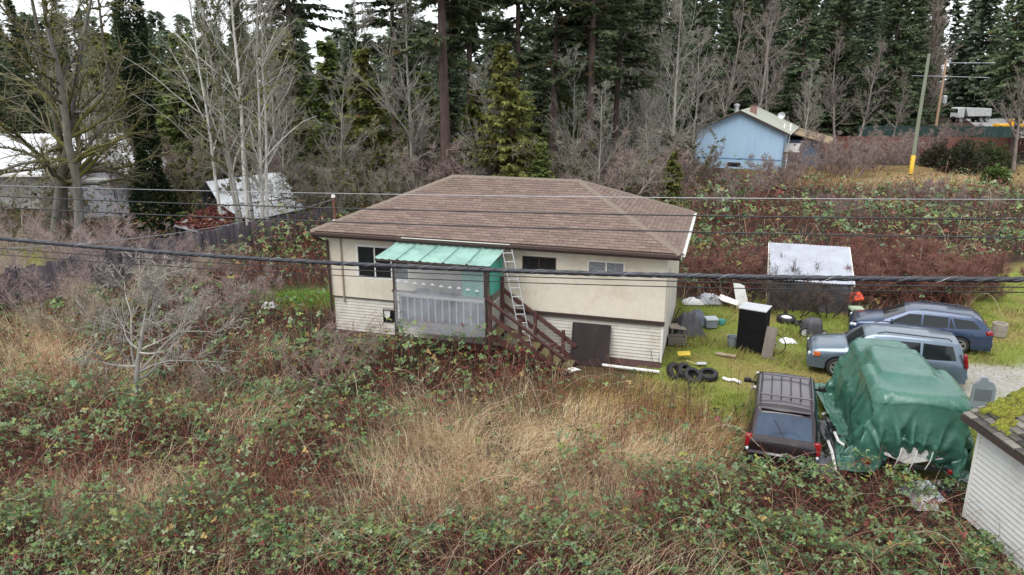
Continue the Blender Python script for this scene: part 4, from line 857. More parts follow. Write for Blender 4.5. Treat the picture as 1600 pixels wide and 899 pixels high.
# ================================================================== background buildings, fences, poles, wires
# ---- blue house
bh = thing('house', 'light blue gabled house with grey roof beyond the bramble field', 'house', (22.0, 72.2, 0), R(-24))
blu = pm('blue_siding', srgb(160, 188, 212), .07, 3, .85, dirt=srgb(132, 160, 190), dirt_amt=.5, dscale=.7, stretch=(3, 3, .4))
grf = pm('gray_green_roof', srgb(158, 160, 148), .12, 3, .9, dirt=srgb(116, 118, 104), dirt_amt=.5)
hwid, EZ, PZ, LN = 4.1, 3.75, 5.6, 12.0
MB().prism([(-hwid, -.2), (hwid, -.2), (hwid, EZ), (0, PZ - .1), (-hwid, EZ)], 0, LN).build('wall', blu, bh)
rf = MB().slab([(hwid + .55, -.4, EZ - .22), (hwid + .55, LN + .3, EZ - .22), (0, LN + .3, PZ + .03), (0, -.4, PZ + .03)], .09).build('roof', grf, bh)
rl = MB().slab([(0, -.4, PZ + .03), (0, LN + .3, PZ + .03), (-hwid - .55, LN + .3, EZ - .22), (-hwid - .55, -.4, EZ - .22)], .09).build('roof', grf, bh)
for sg in (-1, 1): MB().beam((sg * (hwid + .55), -.43, EZ - .33), (0, -.43, PZ - .08), .05, .16).build('barge_board', M['trim_dark'], bh)
MB().beam((hwid + .6, -.4, EZ - .28), (hwid + .6, LN, EZ - .28), .06, .1).build('gutter', M['trim_white'], bh)
MB().bb(-hwid, hwid, -.03, -.002, .95, 1.05).build('belt_trim', pm('blue_trim', srgb(100, 134, 172), .1, 3, .8), bh)
for k in range(6): MB().bb(-hwid + .68 + k * 1.366 - .012, -hwid + .68 + k * 1.366 + .012, -.012, -.001, 1.06, 3.9).build('panel_batten', blu, bh)
MB().bb(-.9, .35, -.03, -.003, .22, .62).build('basement_vent', M['glass_dark'], bh)
ch = MB().bb(.55, 1.15, 2.3, 2.9, 4.6, 5.95).build('chimney', pm('chimney_brick', srgb(136, 104, 96), .25, 6, .9), bh); MB().bb(.65, 1.05, 2.4, 2.8, 5.95, 6.1).build('flue', M['trim_dark'], ch)
MB().lathe([(.22, 0), (.22, .7), (.3, .72), (.3, .9), (0, 1.0)], 10, Matrix.Translation((-.6, 1.4, 5.2))).build('roof_vent', M['aluminium'], bh, 40)
ds = MB().lathe([(0, 0), (.2, .03), (.36, .12)], 14, Matrix.Translation((3.3, 5.5, 4.9)) @ Matrix.Rotation(R(70), 4, 'X')).build('satellite_dish', M['aluminium'], bh, 40); MB().tube([(3.3, 5.5, 4.9), (3.5, 5.6, 4.45), (3.5, 5.6, 4.1)], .04, 5).build('dish_arm', M['trim_white'], ds)
MB().bb(hwid + .02, hwid + 3.2, 6, 13, -.1, 2.5).build('extension_wall', pm('slate_siding', srgb(104, 118, 140), .1, 3, .85), bh); MB().slab([(hwid + 4.2, 5.2, 2.3), (hwid + 4.2, 14.5, 2.3), (hwid + .1, 14.5, 3.35), (hwid + .1, 5.2, 3.35)], .1).build('extension_roof', pm('brown_roof', srgb(140, 122, 98), .15, 3, .9), bh)
dk = MB().bb(hwid + .02, hwid + 1.5, 1.2, 4.4, 1.55, 1.7).build('deck', M['gray_wood'], bh)
for x, y in ((hwid + 1.4, 1.3), (hwid + 1.4, 4.3)): MB().bb(x - .06, x + .06, y - .06, y + .06, 0, 2.55).build('deck_post', M['gray_wood'], bh)
MB().bb(hwid + .1, hwid + 1.5, 1.18, 1.24, 2.45, 2.55).build('deck_rail', M['trim_white'], bh); MB().bb(hwid + .1, hwid + 1.45, 1.19, 1.22, 1.72, 2.44).build('deck_screen', M['trim_white'], bh)
A = at(1222, 263, 71.0); A[2] = 0; Bp = at(1231, 194, 73.2)
ladder('ladder', 'white extension ladder leaning on the blue house eave', A, Bp, (1, -.3, 0), .6, 12, M['trim_white'], None, .1)

# ---- far fences
fm = pm('red_fence', srgb(118, 78, 66), .2, 2, .9, stretch=(4, 4, .3), dirt=srgb(90, 60, 52), dirt_amt=.5)
def panel_fence(name, label, a, b, n, h, mat, cap=True, groups=None):
    a = Vector((*a, 0)); b = Vector((*b, 0)); d = (b - a); L = d.length / n; t = thing(name, label, 'fence', a, math.atan2(d.y, d.x), groups)
    for k in range(n):
        m = MB()
        for j in range(8): m.bb(k * L + j * L / 8 + .01, k * L + (j + 1) * L / 8 - .01, -.012 + .006 * (j % 2), .012 + .006 * (j % 2), .05, h + .03 * math.sin(j * 3 + k))
        tag(m.build('board_panel', mat, t), kind=None); MB().bb(k * L - .05, k * L + .05, .03, .13, 0, h + .08).build('post', mat, t)
    return t
panel_fence('board_fence', 'long red brown board fence behind the blue house yard', (31, 88), (74, 84), 18, 2.0, fm)
panel_fence('screen_fence', 'dark green screened fence in front of the far road', (46, 99), (66.5, 97.5), 8, 2.5, pm('green_screen', srgb(38, 62, 58), .2, 2, .8))
t = thing('rail_fence', 'short red brown slatted fence at the right edge past the dry grass', 'fence', (45.5, 63.5, 0), R(-30))
for k in range(9): MB().bb(k * .75 - .1, k * .75 + .1, -.05, .05, 0, 1.5).build('slat', fm, t)
MB().bb(-.2, 6.3, -.09, -.052, 1.2, 1.34).build('rail', fm, t); MB().bb(-.2, 6.3, -.09, -.052, .3, .44).build('rail', fm, t)

# ---- utility poles
def pole(label, u, vb, vt, Y, r, mat, guard=False, arm=None):
    b = at(u, vb, Y); t = thing('utility_pole', label, 'utility pole', (b[0], Y, 0)); top = float(at(u, vt, Y)[2])
    MB().tube([(0, 0, 0), (.0, 0, top * .5), (.05, 0, top)], [r, r * .85, r * .68], 10).build('shaft', mat, t, 50)
    if guard: MB().lathe([(r * 1.06, .02), (r * 1.04, 1.7), (r * .95, 1.72)], 10).build('guard', M['yellow_pole'], t, 50)
    return t, top
M['yellow_pole'] = pm('yellow_guard', srgb(220, 180, 60), .1, 3, .6)
pole('tall green grey utility pole with yellow guard at its foot', 1423, 272, 84, 68.3, .19, pm('pole_green', srgb(128, 134, 116), .15, 2, .85, stretch=(3, 3, .3)), True)
t, top = pole('farther brown grey utility pole carrying a transformer', 1459, 218, 95, 108, .2, pm('pole_brown', srgb(176, 146, 120), .15, 2, .85, stretch=(3, 3, .3)))
MB().lathe([(0, 0), (.38, 0), (.38, .95), (.2, 1.1), (0, 1.1)], 12, Matrix.Translation((.55, -.1, 5.1))).build('transformer', M['aluminium'], t, 40); MB().tube([(-.2, 0, top - .3), (7.2, .5, top - .3)], .05, 5).build('street_light_arm', M['aluminium'], t); MB().tube([(-6.2, -.5, top - 2.0), (6.5, 0, top - 2.3)], .04, 5).build('conductor', M['aluminium'], t); MB().beam((-1.2, 0, top - 1.95), (1.2, 0, top - 1.95), .1, .12).build('crossarm', M['gray_wood'], t)
# ---- far vehicles
def small_car(name, label, cat, loc, hd, mat, L, H, wb=.3):
    S = CarShape(L, L * .38, [(-L / 2, H * .55), (-L * .47, H * .62), (-L * .36, H * .95), (-L * .2, H), (L * .03, H), (L * .1, H * .95), (L * .25, H * .66), (L * .42, H * .6), (L * .5, H * .45)], [(-L / 2, H * .6), (0, H * .6), (L / 2, H * .52)], .2, (L * .3, -L * .28), wb, wb)
    c = car_common(name, label, cat, loc, hd, S, mat, None, 5)
    for sg in (1, -1): S.side_glass(((-L * .34, H * .63), (L * .2, H * .63)), ((-L * .28, H * .9), (L * .08, H * .9)), sg, glass, c)
    S.top_patch(L * .24, L * .11, .9, .88, glass, c, 'windscreen'); return c
small_car('parked_car', 'white car parked at the right edge behind the red fence', 'car', (65.0, 92.5), 170, paint('paint_white', srgb(226, 228, 230), .3, .1), 4.6, 1.45)
dt = thing('dump_truck', 'grey dump truck standing on the far road under the firs', 'truck', (92.5, 151, 0), R(188)); gm = pm('truck_gray', srgb(188, 190, 190), .1, 2, .6)
MB().prism([(-3.4, 1.2), (1.8, 1.2), (2.4, 2.9), (-3.2, 2.7)], -1.2, 1.2).build('dump_bed', gm, dt, 40, .05)
for k in range(5): MB().beam((-2.9 + k * 1.1, 1.23, 1.25), (-2.85 + k * 1.1, 1.23, 2.65), .12, .06).build('bed_rib', gm, dt)
MB().bb(2.5, 4.0, -1.1, 1.1, .9, 2.9).build('cab', gm, dt, 40, .1); MB().bb(3.0, 4.02, -.95, .95, 1.9, 2.6).build('windscreen', M['glass_dark'], dt); MB().bb(-3.3, 4.0, -.5, .5, .7, 1.15).build('chassis', M['black_plastic'], dt)
for x in (3.2, -1.3, -2.5):
    for sg in (-1, 1): wheel(dt, x, sg * 1.0, .52, .52, .32, sg, 6, M['rim'])
yt = thing('pickup_truck', 'yellow truck parked on the far road by the fir branches', 'truck', (82.5, 124, 0), R(5)); ym = pm('truck_yellow', srgb(226, 170, 40), .08, 2, .5)
MB().bb(-2.3, 1.0, -.95, .95, .6, 1.25).build('bed', ym, yt, 40, .06); MB().box((.95, 0, 1.3), (1.6, 1.85, 1.4), taper=(.75, .85)).build('cab', ym, yt, 40, .08); MB().bb(1.75, 2.9, -.92, .92, .6, 1.2).build('bonnet', ym, yt, 40, .1)
for sg in (-1, 1): MB().box((.95, sg * .86, 1.62), (.95, .04, .42), (sg * R(-6), 0, 0)).build('side_window', M['glass_dark'], yt)
for x in (-1.4, 2.0):
    for sg in (-1, 1): wheel(yt, x, sg * .85, .38, .38, .26, sg, 5)
# ---- barns on the left
corr = pm('barn_metal', srgb(204, 206, 210), .06, 1.5, .6, dirt=srgb(160, 160, 160), dirt_amt=.5, dscale=.5)
lb_ = thing('barn', 'long low barn with bright white metal roof at the left edge', 'barn', (-38, 49, 0), R(4))
wm = pm('barn_wall', srgb(168, 166, 164), .1, 1.5, .8, stretch=(4, 4, .3)); MB().bb(-16, 11, 0, 8, 0, 2.5).build('wall', wm, lb_)
for k in range(18):
    x0 = -16.6 + k * 1.56; P = [[(x0 + q * 1.57, y, z + .03 * math.cos(q * 2 * math.pi * 5)) for q in np.linspace(0, 1, 21)] for y, z in ((-.8, 2.45), (4, 4.75))]; MB().grid(P).build('roof_sheet', corr, lb_, 60)
MB().slab([(-16.6, 4, 4.74), (11.4, 4, 4.74), (11.4, 8.8, 2.4), (-16.6, 8.8, 2.4)], .05).build('rear_roof', corr, lb_); MB().beam((-16.6, -.85, 2.38), (11.4, -.85, 2.38), .06, .16).build('fascia', M['trim_white'], lb_)
gb = thing('barn', 'small grey boarded barn with gable door behind the mossy trees', 'barn', (-25.9, 46.0, 0), R(-8)); gbm = pm('gray_board', srgb(158, 160, 168), .15, 2, .85, stretch=(5, 5, .25), dirt=srgb(110, 112, 120), dirt_amt=.5)
for k in range(14): MB().prism([(-1.75 + k * .25 + .006, 0), (-1.75 + (k + 1) * .25 - .006, 0), (-1.75 + (k + 1) * .25 - .006, 3.75 - abs(-1.75 + (k + 1) * .25) * .42), (-1.75 + k * .25 + .006, 3.75 - abs(-1.75 + k * .25) * .42)], 0, .03).build('wall_board', gbm, gb)
MB().prism([(-1.72, 0), (1.72, 0), (1.72, 2.98), (0, 3.7), (-1.72, 2.98)], .031, 5).build('body', gbm, gb)
for sg in (-1, 1): MB().slab([(sg * 2.1, -.4, 2.88), (sg * 2.1, 5.2, 2.88), (0, 5.2, 3.86), (0, -.4, 3.86)] if sg > 0 else [(0, -.4, 3.86), (0, 5.2, 3.86), (-2.1, 5.2, 2.88), (-2.1, -.4, 2.88)], .05).build('roof', corr, gb)
MB().bb(-.85, 1.05, -.04, -.002, .1, 2.4).build('door', gbm, gb); MB().bb(-.95, 1.15, -.06, -.002, 2.42, 2.55).build('door_lintel', M['trim_white'], gb)
# ---- metal roofed shed and leaf covered lean-to behind the dark fence
dkw = pm('dark_shed_wood', srgb(66, 60, 58), .25, 3, .9, stretch=(4, 4, .3)); ms_ = pm('shed_metal', srgb(212, 218, 222), .06, 2, .5, dirt=srgb(150, 130, 118), dirt_amt=.35, dscale=1.5)
def vec(*p): return Vector([float(q) for q in p])
R1, R2, E2, E1 = vec(-18.2, 43.5, 2.67), vec(-15.1, 48.3, 2.67), vec(-13.3, 45.1, 1.5), vec(-16.8, 41.8, 1.5)
L1, L2 = R1 + (R1 - E1) * .8, R2 + (R2 - E2) * .8; L1.z = L2.z = 1.55
sd = thing('metal_shed', 'open fronted shed with pale corrugated metal roof behind the dark fence', 'shed', (R1.x, R1.y, 0))
def rib_sheet(a, b, c_, d_, n, ribs, mat, par, nm='roof_sheet', amp=.02):
    o0 = Vector((R1.x, R1.y, 0))
    for k in range(n):
        P = []
        for t in (0, .5, 1):
            row = []
            for i in range(ribs * 4 + 1):
                q = (k + i / (ribs * 4)) / n; p = (a.lerp(b, q)).lerp(d_.lerp(c_, q), t); row.append(p - o0 + Vector((0, 0, amp * math.cos(i / 4 * 2 * math.pi) + .01 * (k % 2))))
            P.append(row)
        MB().grid(P).build(nm, mat, par, 70)
rib_sheet(R1, R2, E2, E1, 7, 4, ms_, sd); rib_sheet(L1, L2, R2, R1, 4, 4, ms_, sd)
F2, F1 = vec(-12.5, 43.9, .95), vec(-14.8, 40.2, .95)
rib_sheet(E1 - Vector((0, 0, .06)), E2 - Vector((0, 0, .06)), F2, F1, 6, 4, pm('shed_metal_leafy', srgb(196, 200, 204), .06, 2, .55, dirt=srgb(120, 72, 58), dirt_amt=.9, dscale=5), sd, 'lower_roof_sheet')
o0 = Vector((R1.x, R1.y, 0)); m = MB()
for a, b in ((R2, E2), (R2, L2), (E1, F1), (E2, F2), (F1, F2), (E1, E2)):
    a2, b2 = a - o0, b - o0; m2 = MB(); m2.add([a2 - Vector((0, 0, .05)), b2 - Vector((0, 0, .05)), Vector((b2.x, b2.y, 0)), Vector((a2.x, a2.y, 0))], [(0, 1, 2, 3)])
    if (a, b) == (F1, F2) or a == R2 or (a == E2) : m2.build('wall', dkw, sd)
for p in (R1, E1, L1, F1): MB().tube([(p.x - o0.x, p.y - o0.y, 0), (p.x - o0.x, p.y - o0.y, p.z - .05)], .07, 6).build('post', dkw, sd)
a2, b2 = L1 - o0, L2 - o0; MB().add([a2, b2, Vector((b2.x, b2.y, 0)), Vector((a2.x, a2.y, 0))], [(0, 1, 2, 3)]).build('wall', pm('blue_gray_sheet', srgb(150, 164, 176), .1, 2, .6), sd)
q = [vec(-17.1, 42.2, 1.6), vec(-14.95, 39.6, 1.0), vec(-15.7, 36.7, .95), vec(-16.9, 36.0, 1.5)]
ln = thing('leafy_shed', 'low shed whose roof is covered in red brown fallen leaves', 'shed', (q[0].x, q[0].y, 0)); lo = [p - Vector((q[0].x, q[0].y, 0)) for p in q]
lr = MB().slab(lo[::-1], .06).build('roof', pm('white_roof_edge', srgb(180, 180, 182), .1, 2, .7, dirt=srgb(120, 110, 100), dirt_amt=.6), ln)
rs = np.random.RandomState(2); V = []; Fc = []; Cc = []
for k in range(2600):
    a, b = rs.rand(), rs.rand()
    if float(vnoise(a * 6 + 3, b * 6, 1.)) < .30: continue
    p = (lo[0].lerp(lo[1], a)).lerp(lo[3].lerp(lo[2], a), b) + Vector((0, 0, .10)); s_ = rs.uniform(.04, .1); an = rs.rand() * 6.3
    d1 = Vector((math.cos(an) * s_, math.sin(an) * s_, rs.uniform(-.03, .06))); d2 = Vector((-math.sin(an) * s_ * .7, math.cos(an) * s_ * .7, rs.uniform(-.02, .05)))
    n0 = len(V); V += [p - d1, p + d2, p + d1, p - d2]; Fc.append((n0, n0 + 1, n0 + 2, n0 + 3)); c_ = np.array(srgb(104, 50, 40)) * rs.uniform(.35, 1.4); Cc += [c_] * 4
leafm = pm('fallen_leaf', (1, 1, 1), .1, 6, .9, attr='Col')
tag(link('fallen_leaves', np_mesh('fallen_leaves', [tuple(v) for v in V], Fc, leafm, Cc), lr), kind='stuff')
for k in range(4):
    p = lo[k]; MB().tube([(p.x, p.y, 0), (p.x, p.y, p.z - .06)], .06, 6).build('post', dkw, ln)
for a, b in ((0, 1), (1, 2), (0, 3)): MB().add([lo[a] - Vector((0, 0, .07)), lo[b] - Vector((0, 0, .07)), Vector((lo[b].x, lo[b].y, 0)), Vector((lo[a].x, lo[a].y, 0))], [(0, 1, 2, 3)]).build('wall', dkw, ln)
# ---- dark plank fence on the left
fw = thing('plank_fence', 'dark weathered upright plank fence running from the left edge to the house', 'fence', (-10.2, 41.4, 0), math.atan2(-16.4, -10.0))
fmats = [pm('fence_plank', srgb(*c_), .25, 3, .9, stretch=(4, 4, .25), dirt=srgb(60, 56, 56), dirt_amt=.5) for c_ in ((104, 96, 102), (90, 84, 90), (116, 106, 110), (80, 76, 80))]
fme = [MB().bb(-.09, .09, -.012, .012, 0, 1.6).mesh('plank', m_) for m_ in fmats]; L = 19.2; rr = random.Random(6)
for k in range(int(L / .19)):
    o = inst('plank', rr.choice(fme), fw, (k * .19, rr.uniform(-.015, .015), rr.uniform(-.06, .04)), (rr.uniform(-.02, .02), rr.uniform(-.03, .03), 0), (1, 1, rr.uniform(.95, 1.06)))
for z in (.35, 1.25): MB().bb(0, L, -.08, -.03, z, z + .09).build('rail', fmats[1], fw)
for k in range(9): MB().bb(k * 2.4 - .05, k * 2.4 + .05, -.19, -.081, 0, 1.65).build('post', fmats[3], fw)
# ---- overhead lines
def wire(label, pts, r, mat, n=60, sides=5, name='overhead_wire'):
    P = [at(u, v, Y) for u, v, Y in pts]; A_, B_2 = P[0], P[-1]; mid = P[1]
    # parabola through the three points, carried on past the frame
    ts = np.array([0, .5, 1.]); us = np.linspace(-.35, 1.3, n); Q = []
    T1 = np.linalg.norm((mid - A_)[:2]) / np.linalg.norm((B_2 - A_)[:2])
    for u_ in us:
        xy = A_[:2] + (B_2[:2] - A_[:2]) * u_; l0 = (u_ - T1) * (u_ - 1) / ((-T1) * (-1)); l1 = u_ * (u_ - 1) / (T1 * (T1 - 1)); l2 = u_ * (u_ - T1) / (1 - T1); Q.append((xy[0], xy[1], A_[2] * l0 + mid[2] * l1 + B_2[2] * l2))
    o = MB().tube(Q, r, sides).build(name, mat, None, 60); return tag(o, label, 'wire'), Q
lt = pm('wire_bright', srgb(140, 142, 146), .1, 2, .45, metal=.5); dkr = pm('wire_dark', srgb(40, 40, 42), .1, 2, .6)
wire('bright thin wire, topmost of the overhead lines', [(0, 290, 10.4), (800, 304, 8.5), (1600, 312, 7.0)], .0045, lt)
wire('dark thin wire, second from the top of the overhead lines', [(0, 307, 10.3), (800, 329, 8.4), (1600, 343, 6.9)], .0085, dkr)
wire('dark thin wire, third from the top of the overhead lines', [(0, 324, 10.2), (800, 352, 8.3), (1600, 372, 6.8)], .0085, dkr)
wire('bright faint wire just below the thick cable', [(0, 388, 9.6), (800, 423, 7.8), (1600, 449, 6.2)], .006, dkr)
wire('lowest faint wire of the overhead lines', [(0, 398, 9.6), (800, 432, 7.8), (1600, 457, 6.2)], .0055, dkr)
# thick lashed cable: core bundle with a twisted lashing
cbm = pm('cable_black', srgb(46, 48, 54), .2, 3, .5)
t = thing('lashed_cable', 'thick black bundled cable sagging across the whole view', 'cable', (0, 0, 0))
P = [at(0, 373, 9.4), at(800, 410, 7.8), at(1600, 437, 6.1)]
Q = []; A_, mid, B_2 = P; T1 = np.linalg.norm((mid - A_)[:2]) / np.linalg.norm((B_2 - A_)[:2])
for u_ in np.linspace(-.35, 1.3, 700):
    xy = A_[:2] + (B_2[:2] - A_[:2]) * u_; l0 = (u_ - T1) * (u_ - 1) / T1; l1 = u_ * (u_ - 1) / (T1 * (T1 - 1)); l2 = u_ * (u_ - T1) / (1 - T1); Q.append(np.array((xy[0], xy[1], A_[2] * l0 + mid[2] * l1 + B_2[2] * l2)))
Q = np.array(Q); tg = nrm(np.gradient(Q, axis=0)); s1 = nrm(np.cross(tg, [0, 0, 1.])); s2 = np.cross(s1, tg); ar = np.r_[0, np.cumsum(np.linalg.norm(np.diff(Q, axis=0), axis=1))]
for k in range(3):
    ph = ar * 14 + k * 2 * math.pi / 3; C_ = Q + (s1 * np.cos(ph)[:, None] + s2 * np.sin(ph)[:, None]) * .0100
    MB().tube([tuple(p) for p in C_], .0170, 6).build('strand', cbm, t, 60)
ph = ar * 20.; C_ = Q + (s1 * np.cos(ph)[:, None] + s2 * np.sin(ph)[:, None]) * .0275; MB().tube([tuple(p) for p in C_], .0022, 3).build('lashing_wire', lt, t)
mp = hw(-5.45, -2.95, 4.7); A_ = at(0, 389, 14.0); MQ = []
for u_ in np.linspace(-.3, 1, 40):
    p = A_ + (np.array(mp) - A_) * u_; p[2] -= 1.1 * u_ * (1 - u_); MQ.append(tuple(p))
tag(MB().tube(MQ, .008, 5).build('service_wire', lt, None, 60), 'pale service wire running to the mast on the house roof', 'wire')
# ================================================================== trees and shrubs
def frames(P):
    t = nrm(np.gradient(P, axis=1)); ref = np.where(np.abs(t[..., 2:3]) > .9, np.array([1., 0, 0]), np.array([0, 0, 1.]))
    u = nrm(np.cross(t, ref)); return t, u, np.cross(t, u)
def tubes_np(P, Rd, sides=3):
    """many polylines (N,K,3) with radii (N,K) to one vertex and face array"""
    N, K, _ = P.shape; t, u, w = frames(P); a = np.arange(sides) * 2 * math.pi / sides
    V = P[:, :, None, :] + Rd[:, :, None, None] * (u[:, :, None, :] * np.cos(a)[None, None, :, None] + w[:, :, None, :] * np.sin(a)[None, None, :, None])
    idx = np.arange(N * K * sides).reshape(N, K, sides); nx = np.roll(idx, -1, axis=2)
    F = np.stack([idx[:, :-1], nx[:, :-1], nx[:, 1:], idx[:, 1:]], -1).reshape(-1, 4); return V.reshape(-1, 3), F
def grow(rs, P0, D, L, K=5, wander=.18, lift=0., r0=.02, r1=.005):
    N = len(P0); P = np.zeros((N, K, 3)); P[:, 0] = P0; d = nrm(D); st = (np.asarray(L) / (K - 1))[:, None]
    for k in range(1, K):
        d = nrm(d + rs.normal(0, wander, (N, 3)) + np.array([0, 0, lift])); P[:, k] = P[:, k - 1] + d * st
    r0 = np.broadcast_to(r0, (N,)); r1 = np.broadcast_to(r1, (N,)); q = np.linspace(0, 1, K)[None]
    return P, r0[:, None] * (1 - q) + r1[:, None] * q
def sprout(rs, P, Rd, n, t0=.25, t1=1., ang=.8, angv=.25, ratio=.5, rr=.6, lensrc=None, taper=True):
    N, K, _ = P.shape; i = np.repeat(np.arange(N), n); t = rs.uniform(t0, t1, len(i)) * (K - 1); k = np.minimum(t.astype(int), K - 2); f = (t - k)[:, None]
    p = P[i, k] * (1 - f) + P[i, k + 1] * f; tg = nrm(P[i, k + 1] - P[i, k]); r = (Rd[i, k] * (1 - f[:, 0]) + Rd[i, k + 1] * f[:, 0]) * rr
    v = nrm(rs.normal(0, 1, (len(i), 3))); pr = nrm(v - tg * (v * tg).sum(-1, keepdims=True)); a = np.clip(rs.normal(ang, angv, len(i)), .15, 1.5)[:, None]
    d = tg * np.cos(a) + pr * np.sin(a); Ln = np.linalg.norm(np.diff(P, axis=1), axis=-1).sum(1)[i]
    tf = t / (K - 1); L = Ln * ratio * rs.uniform(.55, 1.15, len(i)) * ((1.15 - .75 * tf) if taper else 1); return p, d, L, r
def merge(parts):
    V = []; F = []; C = []; o = 0
    for v, f, c in parts:
        V.append(v); F.append(f + o); C.append(np.broadcast_to(c, (len(v), 3)) if np.ndim(c) == 1 else c); o += len(v)
    return np.concatenate(V), np.concatenate(F), np.concatenate(C)
barkm = pm('bark', (1, 1, 1), .35, 5, .95, attr='Col', bump=.7, bscale=14, stretch=(1, 1, .3), spec=.2)
twigm = pm('twig', (1, 1, 1), .2, 3, .95, attr='Col', spec=.2)
folm = pm('foliage', (1, 1, 1), .22, 1.5, .7, attr='Col', spec=.25, backlight=.38)
def colvar(rs, n, c, v=.2, per=1): 
    k = np.repeat(rs.normal(1, v, (n, 1)), per, axis=0); return np.clip(np.array(c)[None] * np.clip(k, .35, 2.), 0, 1)
def bare_meshes(seed, H, r, stems=1, lean=.06, limbs=14, l2=7, l3=6, limb_t=(.25, 1), limb_ang=.75, limb_ratio=.42, lift=.05, bark=(.2, .19, .17), twig=(.22, .2, .17), moss=None, spread=.3, wander=.08, tr=.006, l3r=.5, K0=9, gnarl=.16):
    rs = np.random.RandomState(seed); P0 = np.zeros((stems, 3)); 
    if stems > 1: a = np.linspace(0, 2 * math.pi, stems, endpoint=False) + rs.rand(stems); P0[:, 0] = np.cos(a) * spread * .4; P0[:, 1] = np.sin(a) * spread * .4
    D = np.zeros((stems, 3)); D[:, 2] = 1; D[:, :2] = P0[:, :2] * (lean / max(spread * .4, 1e-3)) * 3 if stems > 1 else rs.normal(0, lean, (stems, 2))
    hs = H * rs.uniform(.75, 1.05, stems) if stems > 1 else np.array([H]); P0[:, 2] = -.15
    P, Rd = grow(rs, P0, D, hs, K0, wander, .05, r, r * .12); Rd[:, 0] *= 1.25
    p, d, L, q = sprout(rs, P, Rd, limbs, *limb_t, limb_ang, .2, limb_ratio, .55); P1, R1_ = grow(rs, p, d, L, 6, gnarl, lift, q, np.maximum(q * .25, tr))
    p, d, L, q = sprout(rs, P1, R1_, l2, .2, 1., .7, .25, .5, .6); P2, R2_ = grow(rs, p, d, L, 5, gnarl, lift, np.maximum(q, tr * 1.2), tr)
    p, d, L, q = sprout(rs, P2, R2_, l3, .15, 1., .7, .3, l3r, .7); P3, R3_ = grow(rs, p, d, np.maximum(L, .25), 4, gnarl, lift, np.maximum(q * .8, tr), tr * .6)
    def col(n, per, base): return colvar(rs, n, base, .16, per)
    Vt, Ft = tubes_np(P, Rd, 8); ct = col(stems, 9 * 8, bark) if K0 == 9 else np.tile(np.array(bark), (len(Vt), 1))
    V1, F1 = tubes_np(P1, R1_, 5); c1 = col(len(P1), 6 * 5, bark)
    if moss is not None:
        for (V_, c_, am) in ((Vt, ct, .35), (V1, c1, .95)):
            k = np.clip((vnoise(V_[:, 0] * 1.2 + V_[:, 2], V_[:, 1] * 1.2 - V_[:, 2] * .7, 1.3) - .42) * 6, 0, 1)[:, None] * am; c_[:] = c_ * (1 - k) + np.array(moss) * k
    trunk = np_mesh('trunk', *merge([(Vt, Ft, ct), (V1, F1, c1)])[:2], barkm, merge([(Vt, Ft, ct), (V1, F1, c1)])[2], True)
    V2, F2 = tubes_np(P2, R2_, 3); V3, F3 = tubes_np(P3, R3_, 3); parts = [(V2, F2, col(len(P2), 15, twig)), (V3, F3, col(len(P3), 12, twig))]
    if moss is not None:   # tufts of moss along the limbs
        n = 2200; i = rs.randint(0, len(P1), n); k = rs.randint(0, 5, n); f = rs.rand(n, 1); c = P1[i, k] * (1 - f) + P1[i, k + 1] * f + rs.normal(0, .05, (n, 3)); a = rs.normal(0, 1, (n, 3)); b = rs.normal(0, 1, (n, 3)); s = rs.uniform(.03, .09, (n, 1))
        V = np.stack([c - nrm(a) * s, c + nrm(b) * s, c + nrm(a) * s, c - nrm(b) * s], 1).reshape(-1, 3); parts.append((V, np.arange(n * 4).reshape(-1, 4), colvar(rs, n, moss, .3, 4)))
    V, F, C = merge(parts); return trunk, np_mesh('branches', V, F, twigm, C)
def kites(rs, c, d, w, L, Wd, col, v=.22):
    n = len(c); d = nrm(d); w = nrm(w - d * (w * d).sum(-1, keepdims=True)); L = np.broadcast_to(L, (n,))[:, None]; Wd = np.broadcast_to(Wd, (n,))[:, None]
    V = np.stack([c, c + d * L * .45 + w * Wd, c + d * L, c + d * L * .45 - w * Wd], 1).reshape(-1, 3); return V, np.arange(n * 4).reshape(-1, 4), colvar(rs, n, col, v, 4)
